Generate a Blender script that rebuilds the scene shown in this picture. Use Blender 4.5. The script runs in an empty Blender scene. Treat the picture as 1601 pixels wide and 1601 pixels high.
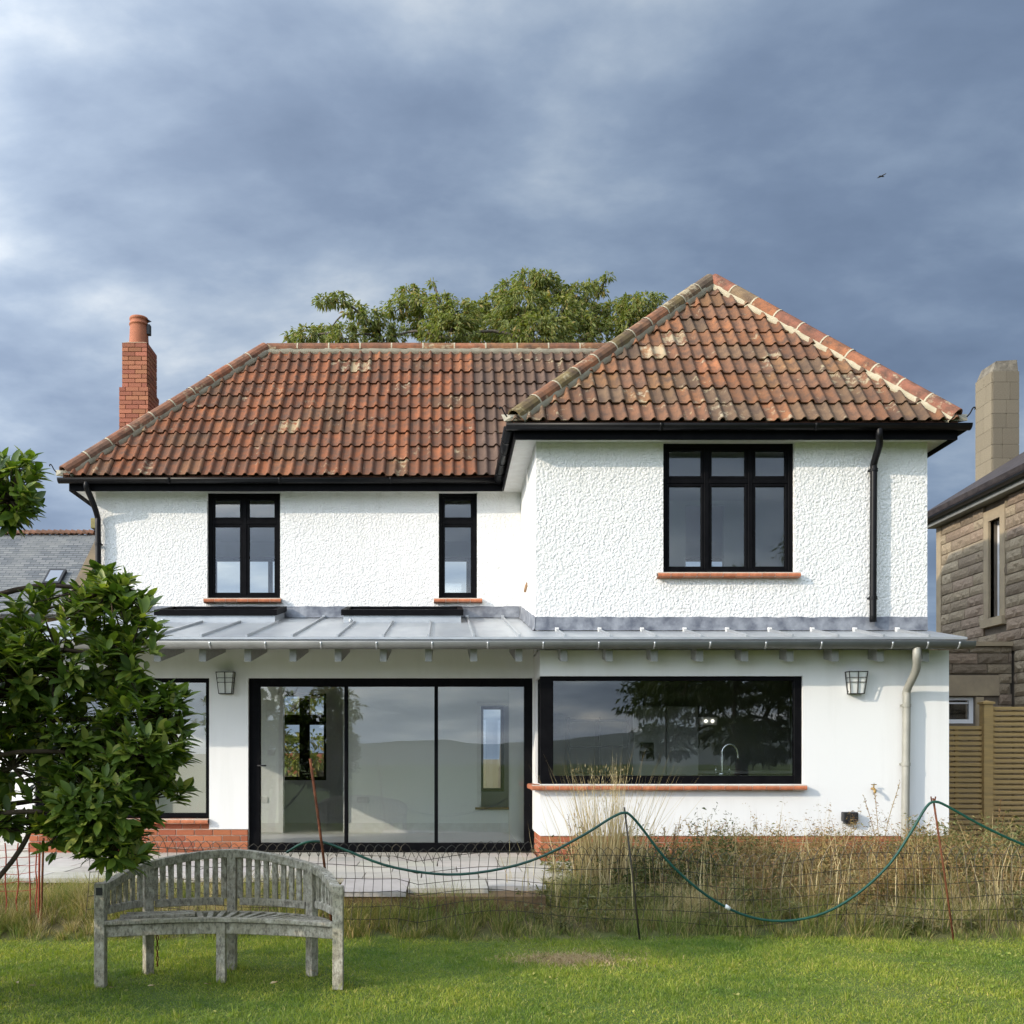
import bpy, bmesh, math, random
import numpy as np
from mathutils import Vector, Matrix
random.seed(11)
rng = np.random.default_rng(11)
R = math.radians
scene = bpy.context.scene
COL = scene.collection

# ------------------------------------------------------------------ camera
CAMH, F, CX, CY = 1.49, 1601.0, 690.0, 1185.0      # eye height, focal length in px, facade vanishing point
cam_d = bpy.data.cameras.new('camera')
cam = bpy.data.objects.new('camera', cam_d); COL.objects.link(cam)
cam.location = (0, 0, CAMH); cam.rotation_euler = (R(90), 0, 0)
cam_d.sensor_width = 36; cam_d.lens = 36.0
cam_d.shift_x = (800.5 - CX) / 1601; cam_d.shift_y = (CY - 800.5) / 1601
cam_d.clip_start = 0.1; cam_d.clip_end = 3000
scene.camera = cam

# ------------------------------------------------------------------ light
SUN_AZ, SUN_EL = 62.0, 22.0                         # degrees from the facade normal (to the left), height
sun_to = Vector((-math.sin(R(SUN_AZ)) * math.cos(R(SUN_EL)), -math.cos(R(SUN_AZ)) * math.cos(R(SUN_EL)), math.sin(R(SUN_EL))))
sun_d = bpy.data.lights.new('sun', 'SUN'); sun_d.energy = 3.7; sun_d.angle = R(0.55); sun_d.color = (1.0, 0.88, 0.72)
sun = bpy.data.objects.new('sun', sun_d); COL.objects.link(sun)
sun.rotation_euler = (-sun_to).to_track_quat('-Z', 'Y').to_euler()
sun.location = (-20, -10, 20)

world = bpy.data.worlds.new('World'); scene.world = world; world.use_nodes = True
nt = world.node_tree; nt.nodes.clear()
def wn(t, **k):
    n = nt.nodes.new(t)
    for a, b in k.items(): setattr(n, a, b)
    return n
def wl(a, b): nt.links.new(a, b)
def wmath(op, a, b=None, clamp=False):
    n = wn('ShaderNodeMath', operation=op, use_clamp=clamp)
    for i, v in enumerate((a, b)):
        if v is None: continue
        if isinstance(v, (int, float)): n.inputs[i].default_value = v
        else: wl(v, n.inputs[i])
    return n.outputs[0]
SKY_STRENGTH = 0.1
w_out = wn('ShaderNodeOutputWorld'); w_bg = wn('ShaderNodeBackground'); w_bg.inputs[1].default_value = SKY_STRENGTH
sky = wn('ShaderNodeTexSky'); sky.sky_type = 'NISHITA'; sky.sun_disc = False
sky.sun_elevation = R(SUN_EL); sky.sun_rotation = R(180 + SUN_AZ)
tc = wn('ShaderNodeTexCoord'); sep = wn('ShaderNodeSeparateXYZ'); wl(tc.outputs['Generated'], sep.inputs[0])
dx, dy, dz = sep.outputs
zc = wmath('ADD', wmath('MAXIMUM', dz, 0.0), 0.24)
comb = wn('ShaderNodeCombineXYZ'); wl(wmath('DIVIDE', dx, zc), comb.inputs[0]); wl(wmath('MULTIPLY', wmath('DIVIDE', dy, zc), 1.35), comb.inputs[1])
comb.inputs[2].default_value = 17.5
def wnoise(scale, detail, rough, dist):
    n = wn('ShaderNodeTexNoise'); wl(comb.outputs[0], n.inputs['Vector'])
    n.inputs['Scale'].default_value = scale; n.inputs['Detail'].default_value = detail
    n.inputs['Roughness'].default_value = rough; n.inputs['Distortion'].default_value = dist
    return n.outputs['Fac']
n1 = wnoise(0.95, 4, 0.5, 0.1); n2 = wnoise(2.7, 9, 0.54, 0.1); n3 = wnoise(0.33, 2, 0.5, 0.0)
cl = wmath('ADD', wmath('ADD', wmath('MULTIPLY', n1, 0.42), wmath('MULTIPLY', n2, 0.46)), wmath('MULTIPLY', n3, 0.20))
ramp = wn('ShaderNodeValToRGB'); wl(cl, ramp.inputs[0])
cr = ramp.color_ramp; cr.elements[0].position = 0.43; cr.elements[0].color = (0.150, 0.208, 0.322, 1)
cr.elements[1].position = 0.685; cr.elements[1].color = (0.78, 0.81, 0.84, 1)
for p, c in ((0.495, (0.188, 0.255, 0.382, 1)), (0.545, (0.245, 0.322, 0.455, 1)), (0.585, (0.325, 0.405, 0.530, 1)), (0.63, (0.47, 0.54, 0.635, 1))):
    e = cr.elements.new(p); e.color = c
dotn = wn('ShaderNodeVectorMath', operation='DOT_PRODUCT'); wl(tc.outputs['Generated'], dotn.inputs[0]); dotn.inputs[1].default_value = sun_to
glow = wmath('POWER', wmath('MULTIPLY', wmath('ADD', dotn.outputs['Value'], 1.0), 0.5, True), 4.0)
gv = wn('ShaderNodeVectorMath', operation='SCALE'); gv.inputs[0].default_value = (13.8, 11.8, 9.6); wl(glow, gv.inputs['Scale'])
ga = wn('ShaderNodeVectorMath', operation='ADD'); wl(gv.outputs[0], ga.inputs[0]); ga.inputs[1].default_value = (1.06, 1.08, 1.08)
gm = wn('ShaderNodeVectorMath', operation='MULTIPLY'); wl(ramp.outputs[0], gm.inputs[0]); wl(ga.outputs[0], gm.inputs[1])
vm = wn('ShaderNodeVectorMath', operation='SCALE'); wl(gm.outputs[0], vm.inputs[0]); vm.inputs['Scale'].default_value = 1.0 / SKY_STRENGTH
mx = wn('ShaderNodeMix', data_type='RGBA'); mx.inputs['Factor'].default_value = 0.93
wl(sky.outputs[0], mx.inputs['A']); wl(vm.outputs[0], mx.inputs['B'])
wl(mx.outputs['Result'], w_bg.inputs[0]); wl(w_bg.outputs[0], w_out.inputs[0])

scene.view_settings.view_transform = 'Standard'; scene.view_settings.look = 'None'
scene.view_settings.gamma = 1; scene.view_settings.exposure = -0.13
scene.render.engine = 'CYCLES'
scene.cycles.max_bounces = 8; scene.cycles.transparent_max_bounces = 24; scene.cycles.diffuse_bounces = 5
scene.cycles.use_denoising = True; scene.cycles.caustics_reflective = False; scene.cycles.caustics_refractive = False

# ------------------------------------------------------------------ helpers
def at(x, y, d):
    """metric point at depth d that stands on the sight line of the photograph's pixel"""
    return ((x - CX) * d / F, d, CAMH + (CY - y) * d / F)
def ax(x, d): return (x - CX) * d / F
def az(y, d): return CAMH + (CY - y) * d / F

class MB:
    def __init__(s): s.v = []; s.f = []
    def add(s, vs, fs):
        n = len(s.v); s.v += [tuple(p) for p in vs]; s.f += [tuple(i + n for i in q) for q in fs]
    def box(s, x0, x1, y0, y1, z0, z1):
        s.add([(x0,y0,z0),(x1,y0,z0),(x1,y1,z0),(x0,y1,z0),(x0,y0,z1),(x1,y0,z1),(x1,y1,z1),(x0,y1,z1)],
              [(0,3,2,1),(4,5,6,7),(0,1,5,4),(1,2,6,5),(2,3,7,6),(3,0,4,7)])
        return s
    def beam(s, p, q, w, h, up=(0,0,1), ext=0):
        p, q = Vector(p), Vector(q); d = (q - p).normalized(); p = p - d*ext; q = q + d*ext
        up = Vector(up); sd = d.cross(up)
        if sd.length < 1e-5: sd = d.cross(Vector((0,1,0)))
        sd.normalize(); u = sd.cross(d).normalized()
        vs = []
        for c in (p, q):
            for a, b in ((-1,-1),(1,-1),(1,1),(-1,1)): vs.append(c + sd*(a*w/2) + u*(b*h/2))
        s.add(vs, [(0,1,2,3),(7,6,5,4),(0,4,5,1),(1,5,6,2),(2,6,7,3),(3,7,4,0)])
        return s
    def tube(s, pts, r, n=8, cap=True):
        pts = [Vector(p) for p in pts]; m = len(pts)
        rs = r if isinstance(r, (list, tuple)) else [r]*m
        t = [(pts[min(i+1,m-1)] - pts[max(i-1,0)]).normalized() for i in range(m)]
        a = t[0].orthogonal().normalized(); rings = []
        for i in range(m):
            a = (a - t[i]*a.dot(t[i]))
            a = a.normalized() if a.length > 1e-6 else t[i].orthogonal().normalized()
            b = t[i].cross(a)
            rings.append([pts[i] + (a*math.cos(2*math.pi*k/n) + b*math.sin(2*math.pi*k/n))*rs[i] for k in range(n)])
        vs = [p for rg in rings for p in rg]; fs = []
        for i in range(m-1):
            for k in range(n):
                fs.append((i*n+k, i*n+(k+1)%n, (i+1)*n+(k+1)%n, (i+1)*n+k))
        if cap: fs.append(tuple(range(n-1,-1,-1))); fs.append(tuple((m-1)*n+k for k in range(n)))
        s.add(vs, fs); return s
    def lathe(s, c, prof, n=20):
        vs, fs = [], []
        for r, z in prof:
            for k in range(n): vs.append((c[0]+r*math.cos(2*math.pi*k/n), c[1]+r*math.sin(2*math.pi*k/n), c[2]+z))
        for i in range(len(prof)-1):
            for k in range(n): fs.append((i*n+k, i*n+(k+1)%n, (i+1)*n+(k+1)%n, (i+1)*n+k))
        s.add(vs, fs); return s
    def sweep(s, p, q, prof, up=(0,0,1)):
        """extrude the 2-D profile (side, up) from p to q"""
        p, q = Vector(p), Vector(q); d = (q-p).normalized(); sd = d.cross(Vector(up)).normalized(); u = sd.cross(d)
        n = len(prof); vs = [c + sd*a + u*b for c in (p, q) for a, b in prof]
        s.add(vs, [(i, i+1, n+i+1, n+i) for i in range(n-1)]); return s
    def wall(s, u0, u1, z0, z1, f, b, holes=(), axis='x'):
        us = sorted({u0, u1, *[h[0] for h in holes], *[h[1] for h in holes]}); us = [u for u in us if u0 <= u <= u1]
        zs = sorted({z0, z1, *[h[2] for h in holes], *[h[3] for h in holes]}); zs = [z for z in zs if z0 <= z <= z1]
        P = (lambda u, d, z: (u, d, z)) if axis == 'x' else (lambda u, d, z: (d, u, z))
        def solid(i, j):
            if i < 0 or j < 0 or i >= len(us)-1 or j >= len(zs)-1: return False
            cu, cz = (us[i]+us[i+1])/2, (zs[j]+zs[j+1])/2
            return not any(h[0] < cu < h[1] and h[2] < cz < h[3] for h in holes)
        for i in range(len(us)-1):
            for j in range(len(zs)-1):
                if not solid(i, j): continue
                a0, a1, c0, c1 = us[i], us[i+1], zs[j], zs[j+1]
                q = [(0,1,2,3)]
                s.add([P(a0,f,c0),P(a1,f,c0),P(a1,f,c1),P(a0,f,c1)], q)
                s.add([P(a0,b,c0),P(a0,b,c1),P(a1,b,c1),P(a1,b,c0)], q)
                if not solid(i-1,j): s.add([P(a0,f,c0),P(a0,f,c1),P(a0,b,c1),P(a0,b,c0)], q)
                if not solid(i+1,j): s.add([P(a1,f,c0),P(a1,b,c0),P(a1,b,c1),P(a1,f,c1)], q)
                if not solid(i,j-1): s.add([P(a0,f,c0),P(a0,b,c0),P(a1,b,c0),P(a1,f,c0)], q)
                if not solid(i,j+1): s.add([P(a0,f,c1),P(a1,f,c1),P(a1,b,c1),P(a0,b,c1)], q)
        return s
    def mesh(s, name, mat=None, smooth=False, fix=True, weld=True):
        me = bpy.data.meshes.new(name); me.from_pydata(s.v, [], s.f)
        if fix:
            bm = bmesh.new(); bm.from_mesh(me)
            if weld: bmesh.ops.remove_doubles(bm, verts=bm.verts, dist=1e-5)
            bmesh.ops.recalc_face_normals(bm, faces=bm.faces); bm.to_mesh(me); bm.free()
        if mat: me.materials.append(mat)
        if smooth: me.polygons.foreach_set('use_smooth', [True]*len(me.polygons))
        me.update(); return me
    def build(s, name, mat, parent=None, smooth=False, **k):
        return obj(name, s.mesh(name, mat, smooth, **k), parent)

def obj(name, me, parent=None):
    o = bpy.data.objects.new(name, me); COL.objects.link(o)
    if parent is not None:
        o.parent = parent
        if parent.type == 'EMPTY': o.matrix_parent_inverse = Matrix.Translation(-parent.location)
    return o
def tag(o, label, cat, group=None):
    o['label'] = label; o['category'] = cat
    if group: o['group'] = group
    return o
def thing(name, label, cat, loc, group=None):
    o = bpy.data.objects.new(name, None); COL.objects.link(o); o.location = loc; o.empty_display_size = 0.2
    return tag(o, label, cat, group)
def structure(o): o['kind'] = 'structure'; return o
def stuff(o): o['kind'] = 'stuff'; return o
def bevel(o, w, seg=2):
    m = o.modifiers.new('bevel', 'BEVEL'); m.width = w; m.segments = seg; m.limit_method = 'ANGLE'; m.angle_limit = R(40)
    return o
def spline(pts, n):
    """Catmull-Rom through pts, n samples per span"""
    pts = [Vector(p) for p in pts]; P = [2*pts[0]-pts[1]] + pts + [2*pts[-1]-pts[-2]]; out = []
    for i in range(1, len(P)-2):
        for k in range(n):
            t = k/n; a, b, c, d = P[i-1], P[i], P[i+1], P[i+2]
            out.append(0.5*((2*b) + (c-a)*t + (2*a-5*b+4*c-d)*t*t + (3*b-a-3*c+d)*t*t*t))
    out.append(pts[-1]); return out

# ------------------------------------------------------------------ materials
class NT:
    def __init__(s, name):
        s.m = bpy.data.materials.new(name); s.m.use_nodes = True; s.t = s.m.node_tree
        s.b = s.t.nodes['Principled BSDF']; s.out = s.t.nodes['Material Output']
        s.b.inputs['Specular IOR Level'].default_value = 0.3
    def n(s, t, **k):
        x = s.t.nodes.new(t)
        for a, b in k.items(): setattr(x, a, b)
        return x
    def l(s, a, b): s.t.links.new(a, b)
    def co(s, kind='Object'): return s.n('ShaderNodeTexCoord').outputs[kind]
    def noise(s, scale, detail=4, rough=0.55, vec=None, dist=0.0, mapscale=None):
        x = s.n('ShaderNodeTexNoise'); v = vec if vec is not None else s.co()
        if mapscale:
            mp = s.n('ShaderNodeMapping'); mp.inputs['Scale'].default_value = mapscale; s.l(v, mp.inputs[0]); v = mp.outputs[0]
        s.l(v, x.inputs['Vector']); x.inputs['Scale'].default_value = scale; x.inputs['Detail'].default_value = detail
        x.inputs['Roughness'].default_value = rough; x.inputs['Distortion'].default_value = dist
        return x.outputs['Fac']
    def ramp(s, fac, stops):
        x = s.n('ShaderNodeValToRGB'); e = x.color_ramp.elements
        s.l(fac, x.inputs[0])
        e[0].position, e[0].color = stops[0][0], (*stops[0][1], 1); e[1].position, e[1].color = stops[-1][0], (*stops[-1][1], 1)
        for p, c in stops[1:-1]: q = e.new(p); q.color = (*c, 1)
        return x.outputs[0]
    def mix(s, fac, a, b, mode='MIX'):
        x = s.n('ShaderNodeMix', data_type='RGBA', blend_type=mode)
        for key, v in (('Factor', fac), ('A', a), ('B', b)):
            i = x.inputs[key]
            if isinstance(v, (int, float)): i.default_value = v
            elif isinstance(v, tuple): i.default_value = (*v, 1)
            else: s.l(v, i)
        return x.outputs['Result']
    def math(s, op, a, b=None, clamp=False):
        x = s.n('ShaderNodeMath', operation=op, use_clamp=clamp)
        for i, v in enumerate((a, b)):
            if v is None: continue
            if isinstance(v, (int, float)): x.inputs[i].default_value = v
            else: s.l(v, x.inputs[i])
        return x.outputs[0]
    def col(s, v):
        if isinstance(v, tuple): s.b.inputs['Base Color'].default_value = (*v, 1)
        else: s.l(v, s.b.inputs['Base Color'])
    def rough(s, v):
        if isinstance(v, (int, float)): s.b.inputs['Roughness'].default_value = v
        else: s.l(v, s.b.inputs['Roughness'])
    def bump(s, h, strength=0.5, dist=0.01):
        x = s.n('ShaderNodeBump'); x.inputs['Strength'].default_value = strength; x.inputs['Distance'].default_value = dist
        s.l(h, x.inputs['Height']); s.l(x.outputs[0], s.b.inputs['Normal'])

def basic(name, c, c2=None, scale=6, rough=0.7, metal=0.0, bump=0.0, bscale=60, bdist=0.005, mapscale=None, spec=0.3):
    t = NT(name)
    if c2: t.col(t.mix(t.ramp(t.noise(scale, 6, 0.6, mapscale=mapscale), [(0.35, (0,0,0)), (0.65, (1,1,1))]), c, c2))
    else: t.col(c)
    t.rough(rough); t.b.inputs['Metallic'].default_value = metal; t.b.inputs['Specular IOR Level'].default_value = spec
    if bump: t.bump(t.noise(bscale, 4, 0.6, mapscale=mapscale), bump, bdist)
    return t.m

def roughcast(name, scale, strength, dist):
    t = NT(name)
    v = t.co(); w = t.n('ShaderNodeVectorMath', operation='ADD')
    wob = t.n('ShaderNodeTexNoise'); t.l(v, wob.inputs['Vector']); wob.inputs['Scale'].default_value = scale*0.8; wob.inputs['Detail'].default_value = 2
    sc = t.n('ShaderNodeVectorMath', operation='SCALE'); t.l(wob.outputs['Color'], sc.inputs[0]); sc.inputs['Scale'].default_value = 0.5/scale
    t.l(v, w.inputs[0]); t.l(sc.outputs[0], w.inputs[1])
    a = t.noise(scale, 3, 0.5, vec=w.outputs[0]); b = t.noise(scale*0.35, 2, 0.5, vec=v)
    vo = t.n('ShaderNodeTexVoronoi', feature='SMOOTH_F1'); t.l(w.outputs[0], vo.inputs['Vector']); vo.inputs['Scale'].default_value = scale*0.85; vo.inputs['Smoothness'].default_value = 0.6
    h = t.math('ADD', t.math('MULTIPLY', a, 1.3), t.math('MULTIPLY', vo.outputs['Distance'], -0.4)); h = t.math('ADD', h, t.math('MULTIPLY', t.noise(scale*3, 3, 0.6, vec=v), 0.28))
    h = t.math('ADD', h, t.math('MULTIPLY', b, 0.5))
    base = t.mix(t.noise(1.3, 4, 0.6), (0.77, 0.765, 0.745), (0.82, 0.815, 0.80))
    st = t.ramp(t.noise(1.6, 5, 0.6, vec=v, mapscale=(3.5, 3.5, 0.35)), [(0.52, (0,0,0)), (0.75, (1,1,1))])
    t.col(t.mix(t.math('MULTIPLY', st, 0.35), base, (0.62, 0.61, 0.57)))
    t.rough(0.9); t.bump(h, strength, dist)
    return t.m
M_RC_BAY = roughcast('roughcast_coarse', 35, 0.9, 0.020)
M_RC_MAIN = roughcast('roughcast_fine', 38, 0.9, 0.016)
def smooth_render():
    t = NT('smooth_render'); base = t.mix(t.noise(1.1, 5, 0.6), (0.755, 0.755, 0.74), (0.80, 0.80, 0.785))
    st = t.ramp(t.noise(1.3, 6, 0.62, mapscale=(3.0, 3.0, 0.3)), [(0.5, (0,0,0)), (0.78, (1,1,1))])
    t.col(t.mix(t.math('MULTIPLY', st, 0.35), base, (0.60, 0.595, 0.56))); t.rough(0.85); t.bump(t.math('ADD', t.noise(30, 4, 0.6), t.math('MULTIPLY', t.noise(2.5, 3, 0.5), 1.5)), 0.15, 0.006); return t.m
M_RENDER = smooth_render()
M_PLASTER = basic('interior_plaster', (0.83, 0.845, 0.81), (0.86, 0.87, 0.84), 0.8, 0.9)
M_CEIL = basic('ceiling_white', (0.87, 0.87, 0.86), None, 1, 0.9)
M_FLOOR = basic('pale_floor', (0.60, 0.60, 0.57), (0.65, 0.64, 0.61), 1.5, 0.35)
M_WHITEPAINT = basic('white_paint', (0.78, 0.78, 0.76), (0.70, 0.69, 0.66), 8, 0.6, bump=0.1, bscale=20)
M_GREYPAINT = basic('grey_painted_timber', (0.36, 0.365, 0.355), (0.29, 0.295, 0.285), 14, 0.7, bump=0.15, bscale=40)
M_BLACKFRAME = basic('black_frame', (0.0035, 0.0035, 0.0045), (0.006, 0.006, 0.007), 9, 0.55, bump=0.05, bscale=80, spec=0.05)
M_BLACKGUT = basic('black_gutter', (0.005, 0.005, 0.006), (0.009, 0.009, 0.010), 5, 0.36, spec=0.18)
M_ZINC = basic('zinc_sheet', (0.40, 0.42, 0.44), (0.50, 0.52, 0.53), 3.0, 0.40, metal=0.55, bump=0.25, bscale=5, bdist=0.02, mapscale=(1.0, 0.35, 1.0))
M_ZINCGUT = basic('zinc_gutter', (0.20, 0.205, 0.20), (0.25, 0.255, 0.25), 4.0, 0.5, metal=0.35)
M_ZINCPIPE = basic('zinc_pipe', (0.30, 0.295, 0.255), (0.37, 0.36, 0.315), 4.0, 0.55, metal=0.2)
M_LEAD = basic('lead_flashing', (0.10, 0.11, 0.135), (0.26, 0.275, 0.30), 7, 0.55, metal=0.2, bump=0.3, bscale=14, bdist=0.01)
M_MORTAR = basic('hip_mortar', (0.29, 0.265, 0.205), (0.38, 0.35, 0.27), 9, 0.95, bump=0.5, bscale=40, bdist=0.01)
M_MORTARLIGHT = basic('fresh_mortar', (0.41, 0.36, 0.25), (0.49, 0.43, 0.31), 9, 0.95, bump=0.4, bscale=40, bdist=0.01)
M_BRICKMORTAR = basic('brick_mortar', (0.50, 0.42, 0.34), (0.58, 0.50, 0.42), 12, 0.95)
M_DECK = basic('roof_underlay', (0.10, 0.045, 0.03), (0.16, 0.07, 0.045), 3, 0.95)
M_CHROME = basic('chrome', (0.75, 0.76, 0.78), None, 1, 0.12, metal=1.0)
M_BRASS = basic('brass', (0.62, 0.40, 0.14), (0.55, 0.33, 0.10), 30, 0.35, metal=0.9)
M_DARKPLASTIC = basic('dark_plastic', (0.02, 0.02, 0.022), None, 1, 0.4)
M_RUST = basic('rusted_iron', (0.09, 0.028, 0.012), (0.17, 0.06, 0.025), 30, 0.85, bump=0.3, bscale=150)
M_WIRE = basic('fence_wire', (0.035, 0.035, 0.030), (0.09, 0.07, 0.045), 6, 0.6, metal=0.3)
M_HOSE = basic('green_hose', (0.007, 0.050, 0.036), (0.010, 0.068, 0.046), 6, 0.4, spec=0.4)
M_ORANGE = basic('orange_mesh_plastic', (0.30, 0.05, 0.022), (0.22, 0.04, 0.02), 20, 0.6)
M_UNIT = basic('grey_kitchen_unit', (0.55, 0.56, 0.55), (0.60, 0.61, 0.60), 1, 0.35)
M_UNITDARK = basic('dark_kitchen_unit', (0.035, 0.038, 0.040), None, 1, 0.4)
M_WOOD_SILL = basic('oak_sill', (0.22, 0.13, 0.05), (0.17, 0.10, 0.04), 20, 0.5)
M_FENCEWOOD = basic('treated_softwood', (0.42, 0.28, 0.11), (0.30, 0.21, 0.095), 9, 0.8, bump=0.3, bscale=30, mapscale=(0.25, 1, 3))
M_EARTH = basic('bare_earth', (0.20, 0.125, 0.06), (0.13, 0.085, 0.045), 8, 0.95, bump=0.8, bscale=25, bdist=0.03)
M_BARK = basic('grey_bark', (0.12, 0.10, 0.075), (0.06, 0.05, 0.04), 14, 0.9, bump=0.6, bscale=40, bdist=0.01)
M_BARKDARK = basic('dark_bark', (0.045, 0.032, 0.022), (0.085, 0.06, 0.04), 14, 0.9, bump=0.5, bscale=50, bdist=0.01)

def glass(name, ior, tint):
    t = NT(name); t.t.nodes.remove(t.b)
    tr = t.n('ShaderNodeBsdfTransparent'); tr.inputs[0].default_value = (*tint, 1)
    gl = t.n('ShaderNodeBsdfGlossy'); gl.inputs['Roughness'].default_value = 0.0; gl.inputs[0].default_value = (1, 1, 1, 1)
    wv = t.n('ShaderNodeBump'); wv.inputs['Strength'].default_value = 0.02; wv.inputs['Distance'].default_value = 0.02
    t.l(t.noise(2.2, 1, 0.4), wv.inputs['Height']); t.l(wv.outputs[0], gl.inputs['Normal'])
    fr = t.n('ShaderNodeFresnel'); fr.inputs[0].default_value = ior
    ms = t.n('ShaderNodeMixShader'); t.l(fr.outputs[0], ms.inputs[0]); t.l(tr.outputs[0], ms.inputs[1]); t.l(gl.outputs[0], ms.inputs[2])
    t.l(ms.outputs[0], t.out.inputs[0]); return t.m
M_GLASS = glass('window_glass', 1.70, (0.985, 0.995, 0.988))
M_LAMPGLASS = basic('frosted_lamp_glass', (0.72, 0.73, 0.70), None, 1, 0.45)

def tile_material(name):
    """clay tile: colour of the piece (Object Info), weathering and lichen of its own"""
    t = NT(name); oi = t.n('ShaderNodeObjectInfo')
    co = t.co(); off = t.n('ShaderNodeVectorMath', operation='SCALE')
    cmb = t.n('ShaderNodeCombineXYZ')
    for i, m in enumerate((37.0, 91.0, 53.0)): t.l(t.math('MULTIPLY', oi.outputs['Random'], m), cmb.inputs[i])
    ad = t.n('ShaderNodeVectorMath', operation='ADD'); t.l(co, ad.inputs[0]); t.l(cmb.outputs[0], ad.inputs[1]); v = ad.outputs[0]
    n_a = t.noise(7, 5, 0.65, vec=v)
    c = t.mix(t.ramp(n_a, [(0.38, (0,0,0)), (0.68, (1,1,1))]), oi.outputs['Color'], (0.085, 0.055, 0.040))
    c = t.mix(0.88, oi.outputs['Color'], c)
    spk = t.ramp(t.noise(45, 3, 0.7, vec=v), [(0.60, (0,0,0)), (0.70, (1,1,1))])
    c = t.mix(t.math('MULTIPLY', spk, 0.35), c, (0.05, 0.035, 0.028))
    gp = t.n('ShaderNodeNewGeometry').outputs['Position']; li = t.math('ADD', t.math('ADD', t.math('MULTIPLY', t.noise(9, 6, 0.68, vec=gp), 0.72), t.math('MULTIPLY', t.noise(1.4, 3, 0.5, vec=gp), 0.36)), t.math('MULTIPLY', oi.outputs['Alpha'], 0.22))
    lm = t.ramp(li, [(0.695, (0,0,0)), (0.765, (1,1,1))])
    c = t.mix(t.math('MULTIPLY', lm, 0.62), c, t.mix(t.noise(3, 2, 0.5, vec=v), (0.36, 0.29, 0.13), (0.55, 0.48, 0.36)))
    t.col(c); t.rough(0.88)
    t.bump(t.noise(60, 4, 0.6, vec=v), 0.35, 0.004)
    return t.m
M_TILE = tile_material('clay_tile')

def brick_material(name):
    t = NT(name); oi = t.n('ShaderNodeObjectInfo')
    c = t.mix(t.ramp(t.noise(14, 5, 0.65), [(0.35, (0.62,0.62,0.62)), (0.70, (1.12,1.10,1.08))]), oi.outputs['Color'], (1,1,1))
    m = t.n('ShaderNodeMix', data_type='RGBA', blend_type='MULTIPLY'); m.inputs['Factor'].default_value = 1.0
    t.l(oi.outputs['Color'], m.inputs['A']); t.l(t.ramp(t.noise(16, 5, 0.65), [(0.32, (0.70,0.66,0.62)), (0.68, (1.1,1.08,1.05))]), m.inputs['B'])
    t.col(m.outputs['Result']); t.rough(0.9); t.bump(t.noise(90, 4, 0.6), 0.4, 0.004)
    return t.m
M_BRICK = brick_material('facing_brick')
def stone_material(name):
    t = NT(name); oi = t.n('ShaderNodeObjectInfo')
    m = t.n('ShaderNodeMix', data_type='RGBA', blend_type='MULTIPLY'); m.inputs['Factor'].default_value = 1.0
    v = t.co()
    t.l(oi.outputs['Color'], m.inputs['A']); t.l(t.ramp(t.noise(9, 6, 0.65, vec=v), [(0.30, (0.62,0.60,0.57)), (0.70, (1.15,1.12,1.08))]), m.inputs['B'])
    t.col(m.outputs['Result']); t.rough(0.92); t.bump(t.noise(24, 5, 0.65, vec=v), 0.8, 0.02)
    return t.m
M_STONE = stone_material('rock_faced_stone')
def leaf_material(name, stops, trans=0.35, rough=0.45, spec=0.35, patch=None):
    t = NT(name); g = t.n('ShaderNodeNewGeometry'); oi = t.n('ShaderNodeObjectInfo')
    rnd = t.math('FRACT', t.math('ADD', g.outputs['Random Per Island'], oi.outputs['Random']))
    c = t.ramp(rnd, stops)
    if patch:
        ps, pa, pb = patch
        pn = t.ramp(t.math('ADD', t.math('MULTIPLY', t.noise(ps, 3, 0.5), 0.65), t.math('MULTIPLY', t.noise(ps*5, 3, 0.6), 0.35)), [(0.38, (0,0,0)), (0.62, (1,1,1))])
        mp = t.n('ShaderNodeMix', data_type='RGBA', blend_type='MULTIPLY'); mp.inputs['Factor'].default_value = 1.0
        t.l(c, mp.inputs['A']); t.l(t.mix(pn, pa, pb), mp.inputs['B']); c = mp.outputs['Result']
    t.col(c); t.rough(rough); t.b.inputs['Specular IOR Level'].default_value = spec
    tl = t.n('ShaderNodeBsdfTranslucent'); ml = t.n('ShaderNodeMix', data_type='RGBA', blend_type='MULTIPLY'); ml.inputs['Factor'].default_value = 1.0
    t.l(c, ml.inputs['A']); ml.inputs['B'].default_value = (1.5, 1.6, 0.6, 1); t.l(ml.outputs['Result'], tl.inputs[0])
    ms = t.n('ShaderNodeMixShader'); ms.inputs[0].default_value = trans
    t.l(t.b.outputs[0], ms.inputs[1]); t.l(tl.outputs[0], ms.inputs[2]); t.l(ms.outputs[0], t.out.inputs[0])
    return t.m
M_MAGNOLIA = leaf_material('magnolia_leaf', [(0.0, (0.052, 0.094, 0.017)), (0.4, (0.10, 0.16, 0.026)), (0.75, (0.18, 0.25, 0.040)), (1.0, (0.33, 0.35, 0.08))], 0.34, 0.42, 0.4)
M_BACKTREE = leaf_material('locust_leaf', [(0.0, (0.125, 0.155, 0.042)), (0.5, (0.185, 0.215, 0.058)), (0.85, (0.25, 0.25, 0.07)), (1.0, (0.32, 0.225, 0.085))], 0.35, 0.6)
M_DARKTREE = leaf_material('dark_tree_leaf', [(0.0, (0.030, 0.048, 0.012)), (0.6, (0.055, 0.078, 0.018)), (1.0, (0.085, 0.098, 0.025))], 0.25, 0.6)
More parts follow.
